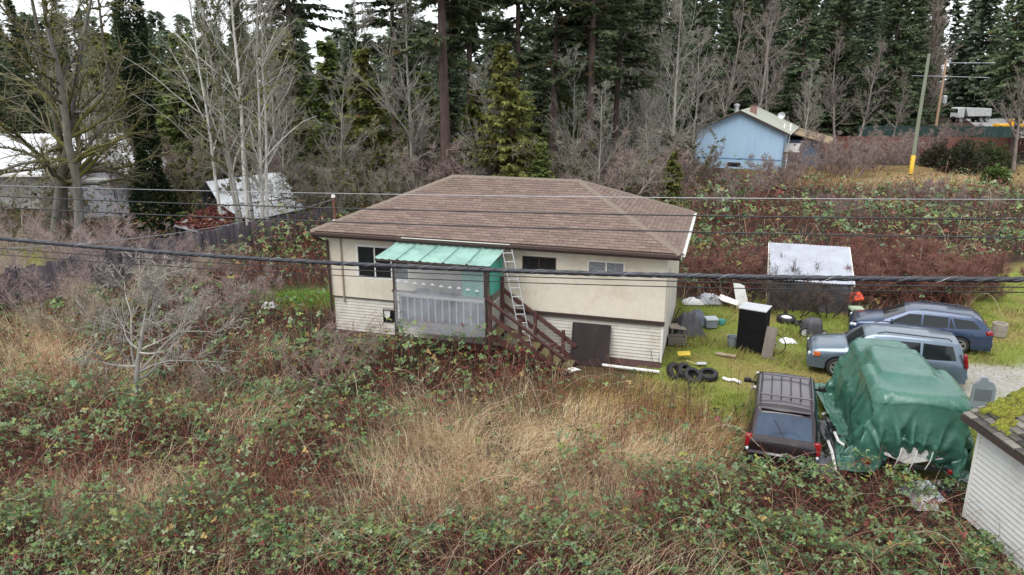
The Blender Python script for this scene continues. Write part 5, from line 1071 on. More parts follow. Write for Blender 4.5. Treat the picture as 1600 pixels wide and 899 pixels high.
def conifer_meshes(seed, H, r, z0, zdense, blen, nb, ns, col, droop=.25, tipup=.05, bark=(.07, .05, .042), spray=.5, wd=.11, dead=0, top_cut=None, gap=.0, hang=.3, bare_twigs=True):
    rs = np.random.RandomState(seed); P, Rd = grow(rs, np.array([[0, 0, -.2]]), np.array([[rs.normal(0, .02), rs.normal(0, .02), 1]]), np.array([H]), 10, .02, .04, r, .02); Rd[:, 0] *= 1.25
    t = rs.rand(nb) ** 1.15; z = z0 + (H - z0) * t; low = z < zdense; keep = (~low) | (rs.rand(nb) < .55); z = z[keep]; n = len(z); t = (z - z0) / (H - z0)
    a = rs.rand(n) * 2 * math.pi; L = blen * np.clip(1 - t, .06, 1) ** .75 * rs.uniform(.55, 1.1, n) * np.clip(.6 + (z - z0) / 3, .6, 1)
    pz = np.interp(z, P[0, :, 2], np.arange(10)); k = np.minimum(pz.astype(int), 8); f = (pz - k)[:, None]; p = P[0, k] * (1 - f) + P[0, k + 1] * f
    D = np.stack([np.cos(a), np.sin(a), rs.normal(.12 - droop * .6, .12, n) + .35 * t], -1); B, Rb = grow(rs, p, D, L, 6, .07, -droop * .12 + tipup, np.clip(L * .012, .008, .05), .004)
    Vt, Ft = tubes_np(P, Rd, 10); Vb, Fb = tubes_np(B, Rb, 3); ct = colvar(rs, len(Vt), bark, .1)
    parts_t = [(Vt, Ft, ct), (Vb, Fb, colvar(rs, len(B), np.array(bark) * 1.3, .2, 18))]
    if dead:
        zd = rs.uniform(1.5, z0 + 3, dead); ad = rs.rand(dead) * 6.28; pz = np.interp(zd, P[0, :, 2], np.arange(10)); k = np.minimum(pz.astype(int), 8); f = (pz - k)[:, None]; pd = P[0, k] * (1 - f) + P[0, k + 1] * f
        Bd, Rdd = grow(rs, pd, np.stack([np.cos(ad), np.sin(ad), rs.normal(-.05, .2, dead)], -1), rs.uniform(.6, 2.2, dead), 5, .18, -.02, .014, .004); parts_t.append((*tubes_np(Bd, Rdd, 3), colvar(rs, dead, (.12, .105, .09), .2, 15)))
    V, F, C = merge(parts_t); trunk = np_mesh('trunk', V, F, barkm, C, True)
    # sprays
    dens = np.clip(L / blen, .2, 1); cnt = np.maximum(3, (ns * dens * rs.uniform(.6, 1.3, n))).astype(int); i = np.repeat(np.arange(n), cnt); q = rs.uniform(.12, 1, len(i)); kk = np.minimum((q * 5).astype(int), 4); f = (q * 5 - kk)[:, None]
    c = B[i, kk] * (1 - f) + B[i, kk + 1] * f; tg = nrm(B[i, kk + 1] - B[i, kk]); sd = nrm(np.cross(tg, np.array([0, 0, 1.]))) * rs.choice([-1, 1], (len(i), 1))
    d = nrm(tg * rs.uniform(.3, 1., (len(i), 1)) + sd * rs.uniform(.1, 1.1, (len(i), 1)) + np.array([0, 0, -1]) * rs.uniform(0, hang * 2, (len(i), 1)) + rs.normal(0, .12, (len(i), 3)))
    w = np.cross(d, np.array([0, 0, 1.])) + rs.normal(0, .35, (len(i), 3)); sl = spray * rs.uniform(.5, 1.2, len(i)) * (1.25 - .5 * q)
    bcol = np.repeat(colvar(rs, n, col, .18), cnt, axis=0); V, F, C = kites(rs, c + sd * 0, d, w, sl, sl * wd * 2.2, (1, 1, 1), .18); C = C * np.repeat(bcol, 4, axis=0)
    dd = rs.rand(len(i)) < .04; C[np.repeat(dd, 4)] = np.array((.13, .075, .03)); return trunk, np_mesh('crown', V, F, folm, C)
def put_tree(name, label, meshes, x, y, rz, s=1., cat='tree', group=None, parts=('trunk', 'crown')):
    t = thing(name, label, cat, (x, y, 0), rz, group); t.scale = (s, s, s)
    for nm, me in zip(parts, meshes): link(nm, me, t)
    return t
def ux(u, Y, v=200): return float(at(u, v, Y)[0])
GRAYB, PALE = (.21, .195, .175), (.36, .345, .31)
# ---- mossy maples at the left
MOSS = (.105, .10, .022)
for k, (u, Y, lab, sd) in enumerate(((68, 37.5, 'leftmost of three stout mossy trees by the barn, limbs arching both ways', 11), (90, 39.5, 'middle of the three stout mossy trees standing before the white barn roof', 12), (113, 37.0, 'rightmost of the three mossy trees, long mossy limbs reaching right', 13))):
    put_tree('maple_tree', lab, bare_meshes(sd, 15, .27, 1, .05, 22, 9, 8, (.2, 1), 1.05, .42, .02, (.15, .14, .135), (.20, .185, .11), MOSS, gnarl=.2), ux(u, Y, 300), Y, sd * 1.3, 1., group='mossy maples at the left', parts=('trunk', 'branches'))
# ---- pale alder clump: each stem is a tree
al = [bare_meshes(20 + k, 16, .115, 1, .035, 22, 7, 5, (.18, 1), .72, .36, .035, (.44, .425, .39), (.27, .26, .19), (.12, .12, .04) if k % 2 else None, wander=.035, tr=.006, gnarl=.13) for k in range(3)]
for k, (u, Y, s, ut) in enumerate(((348, 40.0, .95, 325), (371, 39.2, .85, 362), (378, 40.2, 1.05, 352), (387, 39.4, 1.15, 384), (394, 40.1, .9, 396), (408, 39.2, .95, 428), (417, 40.0, .9, 424))):
    od = ('leftmost', 'second from left', 'third from left', 'middle', 'third from right', 'second from right', 'rightmost')[k]
    t = put_tree('alder_tree', f'tall pale slender alder stem, {od} of the clump before the metal shed', al[k % 3], ux(u, Y, 345), Y, k * 2.1, s, group='pale alder clump', parts=('trunk', 'branches'))
    t.rotation_euler = (0, math.atan2((ut - u) * .034 + .2 * 0, 11.), k * 2.1 * 0)
# ---- foreground pale tree
put_tree('bare_tree', 'small pale grey bare tree spreading wide in the left foreground brambles', bare_meshes(31, 4.3, .10, 1, .03, 19, 9, 10, (.24, .98), 1.0, .74, .035, (.33, .31, .28), (.31, .285, .255), None, gnarl=.22, tr=.0075, l3r=.6, wander=.1), -10.1, 18.0, 2.7, .92, parts=('trunk', 'branches'))
# ---- bare shrubs
sh_m = [bare_meshes(40 + k, 2.9, .03, 9, .32, 8, 5, 4, (.25, 1), .5, .45, .04, c_, c2, None, spread=.5, wander=.1, tr=.0055) for k, (c_, c2) in enumerate((((.27, .215, .205), (.34, .27, .255)), ((.30, .25, .2), (.38, .31, .24)), ((.25, .195, .18), (.33, .245, .225))))]
spots = [(40, 452, 1.05), (95, 470, 1.1), (150, 440, 1.1), (205, 425, .95), (255, 430, .8), (300, 445, .7), (335, 425, .6), (120, 420, 1.0), (372, 440, .55), (20, 420, 1.0), (60, 500, .9), (270, 470, .8), (110, 530, .8), (185, 505, .85), (330, 520, .75), (392, 490, .7)]
spots.sort()
for k, (u, v, s) in enumerate(spots):
    g_ = gp(u, v); w_ = ('first', 'second', 'third', 'fourth', 'fifth', 'sixth', 'seventh', 'eighth', 'ninth', 'tenth', 'eleventh', 'twelfth', 'thirteenth', 'fourteenth', 'fifteenth', 'sixteenth')[k]
    put_tree('bare_shrub', f'purplish twiggy bare shrub before the plank fence, {w_} counted from the left edge', sh_m[k % 3], g_[0], g_[1], k * 1.9, s, 'shrub', 'bare shrubs along the plank fence', ('stems', 'twigs'))
thin = bare_meshes(50, 2.6, .02, 6, .25, 7, 4, 4, (.3, 1), .55, .45, .04, (.24, .18, .15), (.27, .2, .17), None, spread=.4, tr=.005)
for u, v, s, lab in ((505, 632, .95, 'thin brown bare sapling clump in the brambles left of the porch'), (560, 590, .7, 'low bare sapling clump just below the small basement window'), (345, 640, .6, 'low bare twigs right of the pale foreground tree')):
    g_ = gp(u, v); put_tree('bare_shrub', lab, thin, g_[0], g_[1], u * .1, s, 'shrub', None, ('stems', 'twigs'))
dark_sh = bare_meshes(53, 2.3, .03, 7, .3, 8, 5, 3, (.2, 1), .6, .5, .06, (.075, .055, .045), (.11, .08, .065), None, spread=.6, tr=.006)
for u, v, s, lab in ((1238, 487, 1.0, 'dark bare bush in front of the shelter netting, left of its middle'), (1285, 489, .85, 'dark bare bush in front of the right half of the shelter'), (1212, 484, .6, 'low dark bush at the left corner of the shelter')):
    g_ = gp(u, v); put_tree('bare_shrub', lab, dark_sh, g_[0], g_[1] - .3, u * .3, s, 'shrub', None, ('stems', 'twigs'))
# ---- bare shrubs and thin trees between house and forest
tan = [bare_meshes(60 + k, 5.5, .05, 5, .28, 12, 6, 5, (.2, 1), .65, .4, .03, (.25, .225, .19), (.27, .24, .19), (.1, .1, .03) if k else None, spread=.6, tr=.008) for k in range(2)]
for k, (u, Y, s, lab) in enumerate(((545, 43, 1.0, 'tan bare tree directly left of the roof hip behind the house'), (590, 45, 1.05, 'tan bare tree behind the left slope of the brown roof'), (632, 43.5, .85, 'small tan bare tree just left of the dark leaning fir trunk'), (505, 44, .9, 'tan bare tree behind the service mast of the house'), (470, 46, 1.0, 'tan bare tree above the right end of the metal shed'), (30, 42, 1.1, 'tan bare tree at the left edge beside the mossy trees'), (10, 39, .9, 'low tan bare tree at the very left edge'), (265, 44, 1.0, 'tan bare tree between the ivy tree and the alder clump'))):
    put_tree('bare_tree', lab, tan[k % 2], ux(u, Y, 270), Y, k * 1.3, s, parts=('trunk', 'branches'))
pal = [bare_meshes(70 + k, 13, .14, 1, .04, 34, 8, 7, (.12, 1), .75, .36, .06, (.27, .255, .225), (.29, .275, .235), None, wander=.04, tr=.011, gnarl=.12) for k in range(2)]
for k, (u, Y, s, lab) in enumerate(((893, 52, .78, 'pale bushy bare tree right of the yellow green cedar'), (1048, 56, 1.25, 'tall whitish bare tree above the right end of the brown roof'), (1012, 60, .95, 'whitish bare tree left of the tallest whitish one'), (1082, 62, .9, 'whitish bare tree at the left corner of the blue house'), (553, 50, 1.0, 'slender pale tree among dark conifers above the left roof hip'), (645, 47, 1.15, 'pale straight dead tree left of the leaning fir'), (760, 56, .8, 'pale bare tree rising left of the yellow green cedar'), (980, 64, .9, 'pale bare tree between the thick trunked fir and the whitish ones'), (1030, 70, 1.0, 'greyish bare tree in the second row behind the tallest whitish one'), (430, 50, 1.0, 'pale bare tree behind the metal shed roof'), (150, 50, .95, 'pale bare tree behind the barn between mossy and ivy trees'), (1255, 80, .75, 'pale bare tree behind the blue house extension'))):
    put_tree('bare_tree', lab, pal[k % 2], ux(u, Y, 240), Y, k * 2.3, s, parts=('trunk', 'branches'))
gry = [bare_meshes(80 + k, 15, .2, 1, .04, 26, 8, 7, (.25, 1), .6, .34, .07, (.2, .17, .155), (.24, .205, .18), None, wander=.05, tr=.014, gnarl=.12) for k in range(2)]
for k, (u, Y, s, lab) in enumerate(((1172, 84, 1.25, 'tall reddish grey bare tree straight behind the blue house chimney'), (1120, 82, 1.05, 'grey bare tree behind the left half of the blue house'), (1205, 88, 1.0, 'grey bare tree behind the right end of the blue house roof'), (1310, 86, .85, 'round topped pale bare tree standing alone before dark firs'), (1342, 88, .8, 'slim bare tree just right of the round topped one'), (1395, 92, .6, 'low bare tree left of the green utility pole'), (1262, 90, .6, 'low bare tree behind the brown extension roof'), (1596, 70, .8, 'bare tree at the right edge before the far road'))):
    put_tree('bare_tree', lab, gry[k % 2], ux(u, Y, 200), Y, k * 1.7, s, parts=('trunk', 'branches'))
lows = bare_meshes(90, 3.6, .04, 8, .3, 12, 6, 5, (.15, 1), .6, .45, .05, (.24, .19, .175), (.28, .215, .195), None, spread=.8, tr=.011)
for k, (u, Y, s) in enumerate(((1000, 48, .9), (1040, 52, 1.), (1120, 46, .75), (1165, 52, .8), (1330, 44, .6), (1450, 50, .7), (1540, 46, .6), (1215, 58, .9), (1085, 60, 1.), (1265, 66, .9), (1300, 70, 1.2), (1335, 66, 1.1), (1370, 72, 1.2), (1400, 76, 1.), (1440, 84, 1.1), (1490, 96, 1.), (960, 50, .9))):
    od = ('first', 'second', 'third', 'fourth', 'fifth', 'sixth', 'seventh', 'eighth', 'ninth', 'tenth', 'eleventh', 'twelfth', 'thirteenth', 'fourteenth', 'fifteenth', 'sixteenth', 'seventeenth')
    us = sorted([1000, 1040, 1085, 1265, 1300, 1335, 1370, 1400, 1440, 1490, 960, 1120, 1165, 1330, 1450, 1540, 1215]); put_tree('bare_shrub', f'reddish grey bare shrub in and behind the bramble field, {od[us.index(u)]} from the left', lows, ux(u, Y, 250), Y, k * 2., s, 'shrub', 'bare shrubs behind the bramble field', ('stems', 'twigs'))
saps = [(170, 47), (205, 50), (285, 47), (318, 51), (442, 48), (482, 50), (528, 46), (566, 48), (604, 50), (660, 48), (676, 44), (722, 47), (758, 46), (868, 47), (905, 46), (936, 48), (956, 46), (985, 50), (1018, 52), (1064, 58), (130, 54), (452, 44)]
saps.sort()
_o2 = 'first second third fourth fifth sixth seventh eighth ninth tenth eleventh twelfth thirteenth fourteenth fifteenth sixteenth seventeenth eighteenth nineteenth twentieth twenty-first twenty-second'.split()
for k, (u, Y) in enumerate(saps): put_tree('sapling', f'thin bare sapling in the brush along the forest edge, {_o2[k]} from the left', (tan[k % 2], lows, pal[k % 2])[k % 3], ux(u, Y, 250), Y, k * 2.7, (1.25, 1.5, .62)[k % 3] * (1 + .15 * math.sin(k * 5.)), 'sapling', 'bare saplings along the forest edge', ('stems', 'twigs'))
thk = bare_meshes(92, 2.3, .025, 12, .35, 9, 6, 5, (.15, 1), .6, .5, .05, (.17, .085, .07), (.22, .11, .09), None, spread=.9, tr=.008)
for k, (u, v, s, lab) in enumerate(((1352, 470, .85, 'red brown thicket bush behind the orange wheelbarrow tub'), (1390, 466, .95, 'red brown thicket bush behind the bonnet of the blue estate car'), (1430, 462, 1., 'red brown thicket bush behind the roof of the blue estate car'), (1472, 462, 1., 'red brown thicket bush behind the rear of the blue estate car'), (1512, 466, .9, 'red brown thicket bush at the right end behind the blue estate car'), (1168, 452, .9, 'red brown thicket bush left of the lean-to shelter pole'), (1125, 446, .85, 'red brown thicket bush above the silver sheet by the lawn'), (1345, 445, .9, 'red brown thicket bush at the right side of the shelter roof'))):
    g_ = gp(u, v); put_tree('thicket_bush', lab, thk, g_[0], g_[1], k * 1.4, s, 'bush', 'red brown thicket around the shelter', ('stems', 'twigs'))
# poplar
POP = put_tree('poplar_tree', 'tall bare poplar with dense upright branches right of the dark firs', bare_meshes(95, 19, .42, 1, .02, 110, 9, 6, (.06, 1), .32, .3, .12, (.24, .2, .175), (.27, .225, .195), None, spread=1.2, wander=.03, tr=.02, gnarl=.07), ux(1445, 114, 150), 114, 0, 1.2, parts=('trunk', 'branches'))
# ---- conifers
FIR, FIR2, CED, LCED = (.115, .15, .075), (.13, .18, .09), (.21, .23, .065), (.16, .20, .06)
tall = [conifer_meshes(100 + k, 27, .34, 8.5, 11.5, 4.6, 190, 105, FIR, .3, .03, (.105, .075, .066), .6, .115, dead=26) for k in range(2)]
full = [conifer_meshes(110 + k, 25, .32, .6, 1.5, 5.6, 340, 120, (FIR2, FIR, FIR2)[k], .35, .05, (.075, .058, .05), .58, .112, dead=8, hang=.4) for k in range(3)]
cedar = conifer_meshes(120, 11.5, .25, .5, .9, 4.0, 300, 125, CED, .5, .06, (.1, .07, .05), .44, .105, hang=.6); young = [conifer_meshes(121 + k, 10, .17, .4, .8, 3.3, 230, 85, (LCED, CED)[k], .45, .06, (.09, .07, .055), .52, .15, hang=.5) for k in range(2)]
def conif(kind, meshes, lst, cat='tree', group=None, name='fir_tree'):
    for k, (u, Y, s, lab) in enumerate(lst): put_tree(name, lab, meshes[k % len(meshes)], ux(u, Y, 220), Y, k * 2.399 + u * .01, s, cat, group)
conif('tall', tall, [(697, 46, 1.15, 'massive dark fir whose reddish trunk rises behind the left roof ridge'), (862, 54, .95, 'tall fir with straight purple brown trunk behind the cedar'), (922, 52, 1.0, 'tall fir with thick trunk above the right half of the roof'), (962, 58, .9, 'tall fir right of the thick trunked one above the roof'), (468, 58, 1.1, 'tall dark fir trunk against the sky right of the alder clump'), (612, 60, .9, 'tall fir left of the dead pale tree'), (735, 62, 1.0, 'tall fir just right of the massive leaning one'), (800, 66, 1.05, 'tall fir rising above the yellow green cedar'), (1002, 72, 1.0, 'tall fir above the right end of the roof ridge')])
conif('cedar', [cedar], [(806, 45, .92, 'bushy yellow green cedar directly behind the roof ridge')], name='cedar_tree')
conif('young', young, [(300, 52, 1.15, 'green cedar behind the alder clump on its left'), (180, 56, 1.2, 'green cedar behind the mossy trees above the barn'), (520, 52, 1.1, 'dark green cedar left of the pale slender tree'), (580, 50, 1.05, 'green cedar between the slender pale tree and the dead one'), (665, 54, .9, 'green cedar behind the massive fir trunk'), (745, 50, .8, 'dark green cedar left of the yellow green one'), (880, 56, .85, 'green cedar right of the yellow green one'), (430, 54, 1.2, 'dark green cedar behind the metal shed roof'), (848, 43, .5, 'small cedar at the right foot of the yellow green one'), (1052, 47, .42, 'small sparse cedar at the left corner of the blue house'), (250, 60, 1.1, 'green cedar between the ivy tree and the barn roof')], name='cedar_tree')
conif('full', full, [(1235, 98, 1.0, 'large dark fir left of the round topped bare tree'), (1290, 104, 1.1, 'large dark fir behind the round topped bare tree'), (1372, 104, 1.05, 'large dark fir right of the round topped bare tree'), (1410, 112, .9, 'dark fir between the round topped tree and the poplar'), (1668, 80, 1.0, 'large green fir filling the right edge'), (1500, 172, 1.0, 'dark fir far behind the farther utility pole'), (1130, 100, 1.0, 'dark fir behind the whitish trees left of the blue house'), (1175, 108, 1.0, 'dark fir behind the chimney of the blue house'), (1085, 96, .95, 'dark fir left of the blue house in the back'), (980, 84, .85, 'dark fir behind the tall trunks above the roof'), (930, 92, .85, 'dark fir far behind the thick trunked fir'), (1572, 176, 1.0, 'dark fir far behind the yellow truck'), (1535, 184, 1.1, 'dark fir far behind the dump truck bed'), (1605, 186, 1.1, 'dark fir at the right edge far behind the road')])
over = conifer_meshes(118, 25, .34, 7.2, 7.6, 5.6, 300, 95, FIR2, .45, .03, (.1, .085, .075), .62, .11, dead=12, hang=.4)
put_tree('fir_tree', 'large green fir whose branches overhang the far road', over, ux(1586, 84, 220), 84, 1., 1.)
conif('back', full, [(340, 66, .62, 'dark fir seen through the alder stems'), (395, 70, .62, 'dark fir right behind the alder clump'), (480, 68, .62, 'dark fir behind the sky gap right of the alders'), (555, 70, .6, 'dark fir behind the slender pale tree'), (640, 70, .6, 'dark fir behind the dead pale tree'), (700, 76, .62, 'dark fir behind the massive trunk'), (780, 78, .62, 'dark fir far behind the cedar'), (850, 80, .66, 'dark fir behind the straight purple brown trunk'), (210, 70, .66, 'dark fir above the barn roof right of the mossy trees'), (130, 78, .66, 'dark fir above the barn roof behind the mossy trees'), (60, 84, .68, 'dark fir behind the leftmost mossy tree'), (5, 80, .68, 'dark fir at the upper left edge'), (1440, 130, .8, 'dark fir behind the poplar')])
# ivy clad tree
it, ib = bare_meshes(130, 14, .28, 1, .02, 10, 5, 4, (.3, 1), .8, .25, .03, (.1, .09, .07), (.2, .18, .12), None); t = put_tree('ivy_tree', 'dark ivy covered trunk between the mossy trees and the alders', (it, ib), ux(236, 42, 280), 42, 0, 1., parts=('trunk', 'branches'))
rs = np.random.RandomState(7); n = 9000; z = rs.rand(n) ** 1.3 * 14; a = rs.rand(n) * 6.28; rad = (.35 + .45 * vnoise(z * .8, a * 1.2, 1.) + .9 * np.exp(-(z / 2.2) ** 2)) * rs.uniform(.6, 1.1, n); c = np.stack([np.cos(a) * rad, np.sin(a) * rad, z], -1)
V, F, C = kites(rs, c, np.stack([np.cos(a), np.sin(a), rs.normal(-.6, .4, n)], -1) + rs.normal(0, .4, (n, 3)), rs.normal(0, 1, (n, 3)), .2, .08, (.022, .04, .014), .3); link('ivy', np_mesh('ivy', V, F, folm, C), t)
for ch_ in t.children: tag(ch_, kind='stuff') if ch_.name.startswith('branches') else None
# evergreen bushes by the fence
def bush(seed, rx, h, n, col, leaf=.25):
    rs = np.random.RandomState(seed); d = nrm(rs.normal(0, 1, (n, 3))); d[:, 2] = np.abs(d[:, 2]); r = rs.uniform(.55, 1.05, n)[:, None] * (.4 + 1.15 * vnoise(d[:, 0] * 3.2 + seed, d[:, 1] * 3.2 + d[:, 2] * 2, 1.)[:, None]); c = d * r * np.array([rx, rx, h])
    V, F, C = kites(rs, c, d + rs.normal(0, .5, (n, 3)), rs.normal(0, 1, (n, 3)), leaf, leaf * .35, col, .28); P, Rd = grow(rs, np.zeros((9, 3)), np.c_[rs.normal(0, .6, (9, 2)), np.ones(9)], np.full(9, h * .8), 5, .1, .03, .05, .01); Vt, Ft = tubes_np(P, Rd, 4)
    return np_mesh('stems', Vt, Ft, barkm, np.tile((.08, .06, .045), (len(Vt), 1))), np_mesh('crown', V, F, folm, C)
for k, (u, Y, rx, h, lab) in enumerate(((1500, 70, 2.1, 2.9, 'largest dark evergreen bush before the red brown fence'), (1545, 72, 1.9, 2.5, 'green evergreen bush right of the largest one'), (1463, 74, 1.5, 2.3, 'smaller evergreen bush right of the yellow pole guard'), (1560, 62, .9, 1.3, 'small bright green bush at the edge of the dry grass'))):
    put_tree('evergreen_bush', lab, bush(140 + k, rx, h, 3200, ((.045, .05, .03), (.07, .085, .035), (.075, .065, .045), (.10, .15, .04))[k]), ux(u, Y, 262), Y, k, 1., 'bush', 'evergreen bushes by the fence', ('stems', 'crown'))
# ---- the far wood: one mass
def far_wood():
    rs = np.random.RandomState(77); Vs = []; Fs = []; Cs = []; o = 0
    for row, (Y0, n) in enumerate(((112, 46), (135, 46), (172, 60))):
        for k in range(n):
            u = -250 + (k + rs.rand()) * 2150 / n; Y = Y0 + rs.uniform(-8, 8); x = ux(u, Y)
            if 1405 < u < 1640 and Y < 164: continue
            H = (rs.uniform(12.5, 17.5) if u < 900 else rs.uniform(19, 28)) * (1 + .14 * row); m = 620 if u < 900 else 1300; t = rs.rand(m); a = rs.rand(m) * 6.28; rad = (1 - t) ** .8 * H * .17 * rs.uniform(.3, 1, m); c = np.stack([x + np.cos(a) * rad, Y + np.sin(a) * rad, .3 + t * H], -1)
            d = np.stack([np.cos(a), np.sin(a), rs.normal(-.25, .2, m)], -1); V, F, C = kites(rs, c, d, rs.normal(0, 1, (m, 3)) * np.array([1, 1, .4]), rs.uniform(.7, 1.5, m) * (1 + .25 * row), rs.uniform(.22, .45, m) * (1 + .25 * row), np.array((.125, .16, .105)) * rs.uniform(.75, 1.25), .2)
            Vs.append(V); Fs.append(F + o); Cs.append(C); o += len(V)
    tag(link('far_wood', np_mesh('far_wood', np.concatenate(Vs), np.concatenate(Fs), folm, np.concatenate(Cs))), kind='stuff')
far_wood()
# ================================================================== brambles, dry grass, lawn
RS = np.random.RandomState(99)
def blob(u, v, L): 
    r = np.zeros_like(u)
    for (a, b, su, sv, w) in L: r = np.maximum(r, w * np.exp(-((u - a) / su) ** 2 - ((v - b) / sv) ** 2))
    return r
STRAW = [(700, 705, 110, 60, 1.), (830, 700, 110, 55, 1.), (760, 770, 150, 50, .85), (930, 790, 120, 55, .8), (1000, 730, 110, 45, .75), (55, 560, 75, 60, .9), (110, 600, 90, 35, .7), (380, 680, 60, 30, .5), (420, 560, 40, 22, .6), (220, 830, 70, 35, .55), (120, 800, 40, 40, .5), (330, 790, 130, 40, .45), (1030, 640, 110, 50, .95), (940, 630, 80, 45, .9), (1110, 690, 45, 60, .8), (1100, 610, 60, 18, .6), (930, 600, 60, 14, .8), (1480, 285, 140, 12, .9), (1400, 300, 60, 30, .5), (250, 780, 60, 30, .4), (620, 840, 90, 30, .35), (330, 640, 120, 30, .4), (60, 420, 60, 30, .6)]
GREEN = [(670, 588, 110, 26, 1.), (820, 600, 60, 20, .6), (100, 860, 260, 60, 1.), (420, 850, 260, 55, .9), (620, 860, 200, 40, .9), (850, 870, 200, 45, 1.), (1150, 860, 260, 60, 1.), (1450, 870, 250, 60, .9), (150, 650, 260, 50, .85), (60, 720, 90, 40, .7), (330, 700, 200, 50, .7), (450, 640, 150, 60, .8), (700, 550, 160, 40, .95), (640, 520, 70, 25, 1.), (850, 560, 70, 35, .7), (480, 560, 90, 50, .8), (150, 500, 170, 40, .8), (330, 500, 100, 50, .6), (450, 425, 70, 25, 1.), (1150, 770, 160, 50, .8), (1350, 780, 150, 40, .8), (1250, 730, 120, 25, .9), (1100, 300, 200, 14, .5), (1130, 345, 130, 22, .9), (1090, 400, 60, 40, .9), (1420, 370, 200, 25, .9), (1560, 410, 80, 30, 1.), (1500, 320, 120, 18, .7), (1300, 330, 150, 15, .6), (1280, 360, 120, 14, .8), (560, 700, 120, 50, .45), (250, 560, 120, 35, .6)]
RED = [(450, 780, 200, 45, .9), (600, 760, 90, 60, .9), (740, 600, 140, 30, .8), (760, 570, 60, 20, .9), (820, 820, 160, 40, .7), (1080, 810, 120, 40, .7), (150, 760, 150, 40, .7), (1400, 420, 150, 35, 1.), (1200, 330, 160, 30, .8), (1050, 320, 80, 40, .7), (1500, 300, 100, 15, .6), (440, 440, 60, 25, .6), (200, 690, 200, 30, .5), (1300, 830, 120, 40, .6), (1250, 290, 150, 18, .8)]
c_, s_ = math.cos(R(70)), math.sin(R(70))
FENCE_A, FENCE_B = np.array([-10.2, 41.4]), np.array([-20.2, 25.0])
def bramble_mask(x, y):
    hx, hy = house_local(x, y); m = np.ones_like(x)
    m *= ~((np.abs(hx) < 6.0) & (hy > -3.75) & (hy < 3.6)); m *= ~((hx > -2.75) & (hx < 3.25) & (hy > -4.78) & (hy < -3.2)); m *= ~((hx > 2.6) & (hx < 6.4) & (hy > -4.6) & (hy < -3.))
    m *= (1 - np.clip(softpoly(x, y, LAWN, .35) * 1.0, 0, 1)); m *= (1 - np.clip(softpoly(x, y, GRAVEL, .3), 0, 1))
    dx, dy = x - 6.72, y - 16.62; a = dx * c_ + dy * s_; b = -dx * s_ + dy * c_; m *= ~((np.abs(a) < 2.25) & (np.abs(b) < .95))
    dx, dy = x - 9.12, y - 16.42; c2, s2 = math.cos(BH), math.sin(BH); a = dx * c2 + dy * s2; b = -dx * s2 + dy * c2; m *= ~((np.abs(a) < 2.45) & (np.abs(b) < 1.6))
    m *= ~((x > 9.1) & (y < 13.2)); m *= ~((x > 9.6) & (x < 13.6) & (y > 26.2) & (y < 30)); m *= ~((np.abs(x + 8.2) < 2.0) & (np.abs(y - 28.4) < .8))
    d = FENCE_B - FENCE_A; cr = d[0] * (y - FENCE_A[1]) - d[1] * (x - FENCE_A[0]); m *= ~((cr < 0) & (x < -9)) ; m *= ~((x < -6) & (y > 41)); return m
def bramble_h(x, y, u, v):
    n = vnoise(x, y, .55, 3); n = n + (vnoise(x + 3, y, 1.7, 2) - .5) * .28; h = (.16 + 1.0 * np.clip(n - .3, 0, 1) * 1.7) * (1 + .75 * np.clip((430 - v) / 60, 0, 1))
    h = h * (1 + .0 * x) + blob(u, v, [(640, 582, 50, 22, .75), (720, 586, 70, 22, .8), (800, 598, 60, 20, .65), (560, 562, 50, 18, .25), (450, 440, 70, 45, .9), (1100, 330, 120, 60, .5), (1430, 450, 110, 36, 1.0), (1150, 430, 60, 40, .7), (1450, 380, 200, 60, .5), (1560, 430, 60, 40, .6), (1240, 300, 200, 30, .3), (1090, 420, 50, 40, .5)])
    return h * (1 - blob(u, v, [(540, 535, 40, 12, .4), (1050, 640, 130, 50, .65), (930, 600, 120, 18, .55), (1400, 285, 200, 14, .5), (1010, 595, 60, 16, .6), (1225, 728, 75, 22, .55)]))
def scatter(n, v0, v1, u0=-140, u1=1740, pw=1.):
    v = v0 + (v1 - v0) * RS.rand(n) ** pw; u = RS.uniform(u0, u1, n); d = _F[None] + np.outer((u - 800) / FPX, [1., 0, 0]) - np.outer((v - 449.5) / FPX, _U); t = -CAM_H / d[:, 2]; P = np.array([0, 0, CAM_H]) + d * t[:, None]
    return P[:, 0], P[:, 1], u, v
def pick(c, p): k = RS.choice(len(c), p=np.array(p) / sum(p), size=1)[0]; return c[k]
def palette(n, cols, probs, v=.18):
    k = RS.choice(len(cols), n, p=np.array(probs) / np.sum(probs)); return np.clip(np.array(cols)[k] * np.clip(RS.normal(1, v, (n, 1)), .5, 1.6), 0, 1)
V0 = 268
# ---- canes
x, y, u, v = scatter(44000, V0, 960); m = bramble_mask(x, y); st = blob(u, v, STRAW); keep = RS.rand(len(x)) < m * (1 - .85 * st) * (.55 + .45 * blob(u, v, RED)); x, y, u, v = x[keep], y[keep], u[keep], v[keep]; n = len(x)
h = bramble_h(x, y, u, v); a = RS.rand(n) * 6.28; sp = RS.uniform(.15, .8, n) * h * 1.1; q = np.linspace(0, 1, 5)[None]
arc = np.sin(q * RS.uniform(1.2, 2.9, (n, 1))); P = np.stack([x[:, None] + np.cos(a)[:, None] * sp[:, None] * q * 1.3, y[:, None] + np.sin(a)[:, None] * sp[:, None] * q * 1.3, (h * RS.uniform(.55, 1.25, n))[:, None] * arc - .02], -1); P[:, 1:] += RS.normal(0, .05, (n, 4, 3)) * h[:, None, None]
sc = np.clip(y / 14, .8, 3.2); rad = (.0048 * sc * RS.uniform(.7, 1.3, n))[:, None] * (1 - .5 * q); V, F = tubes_np(P, rad, 3)
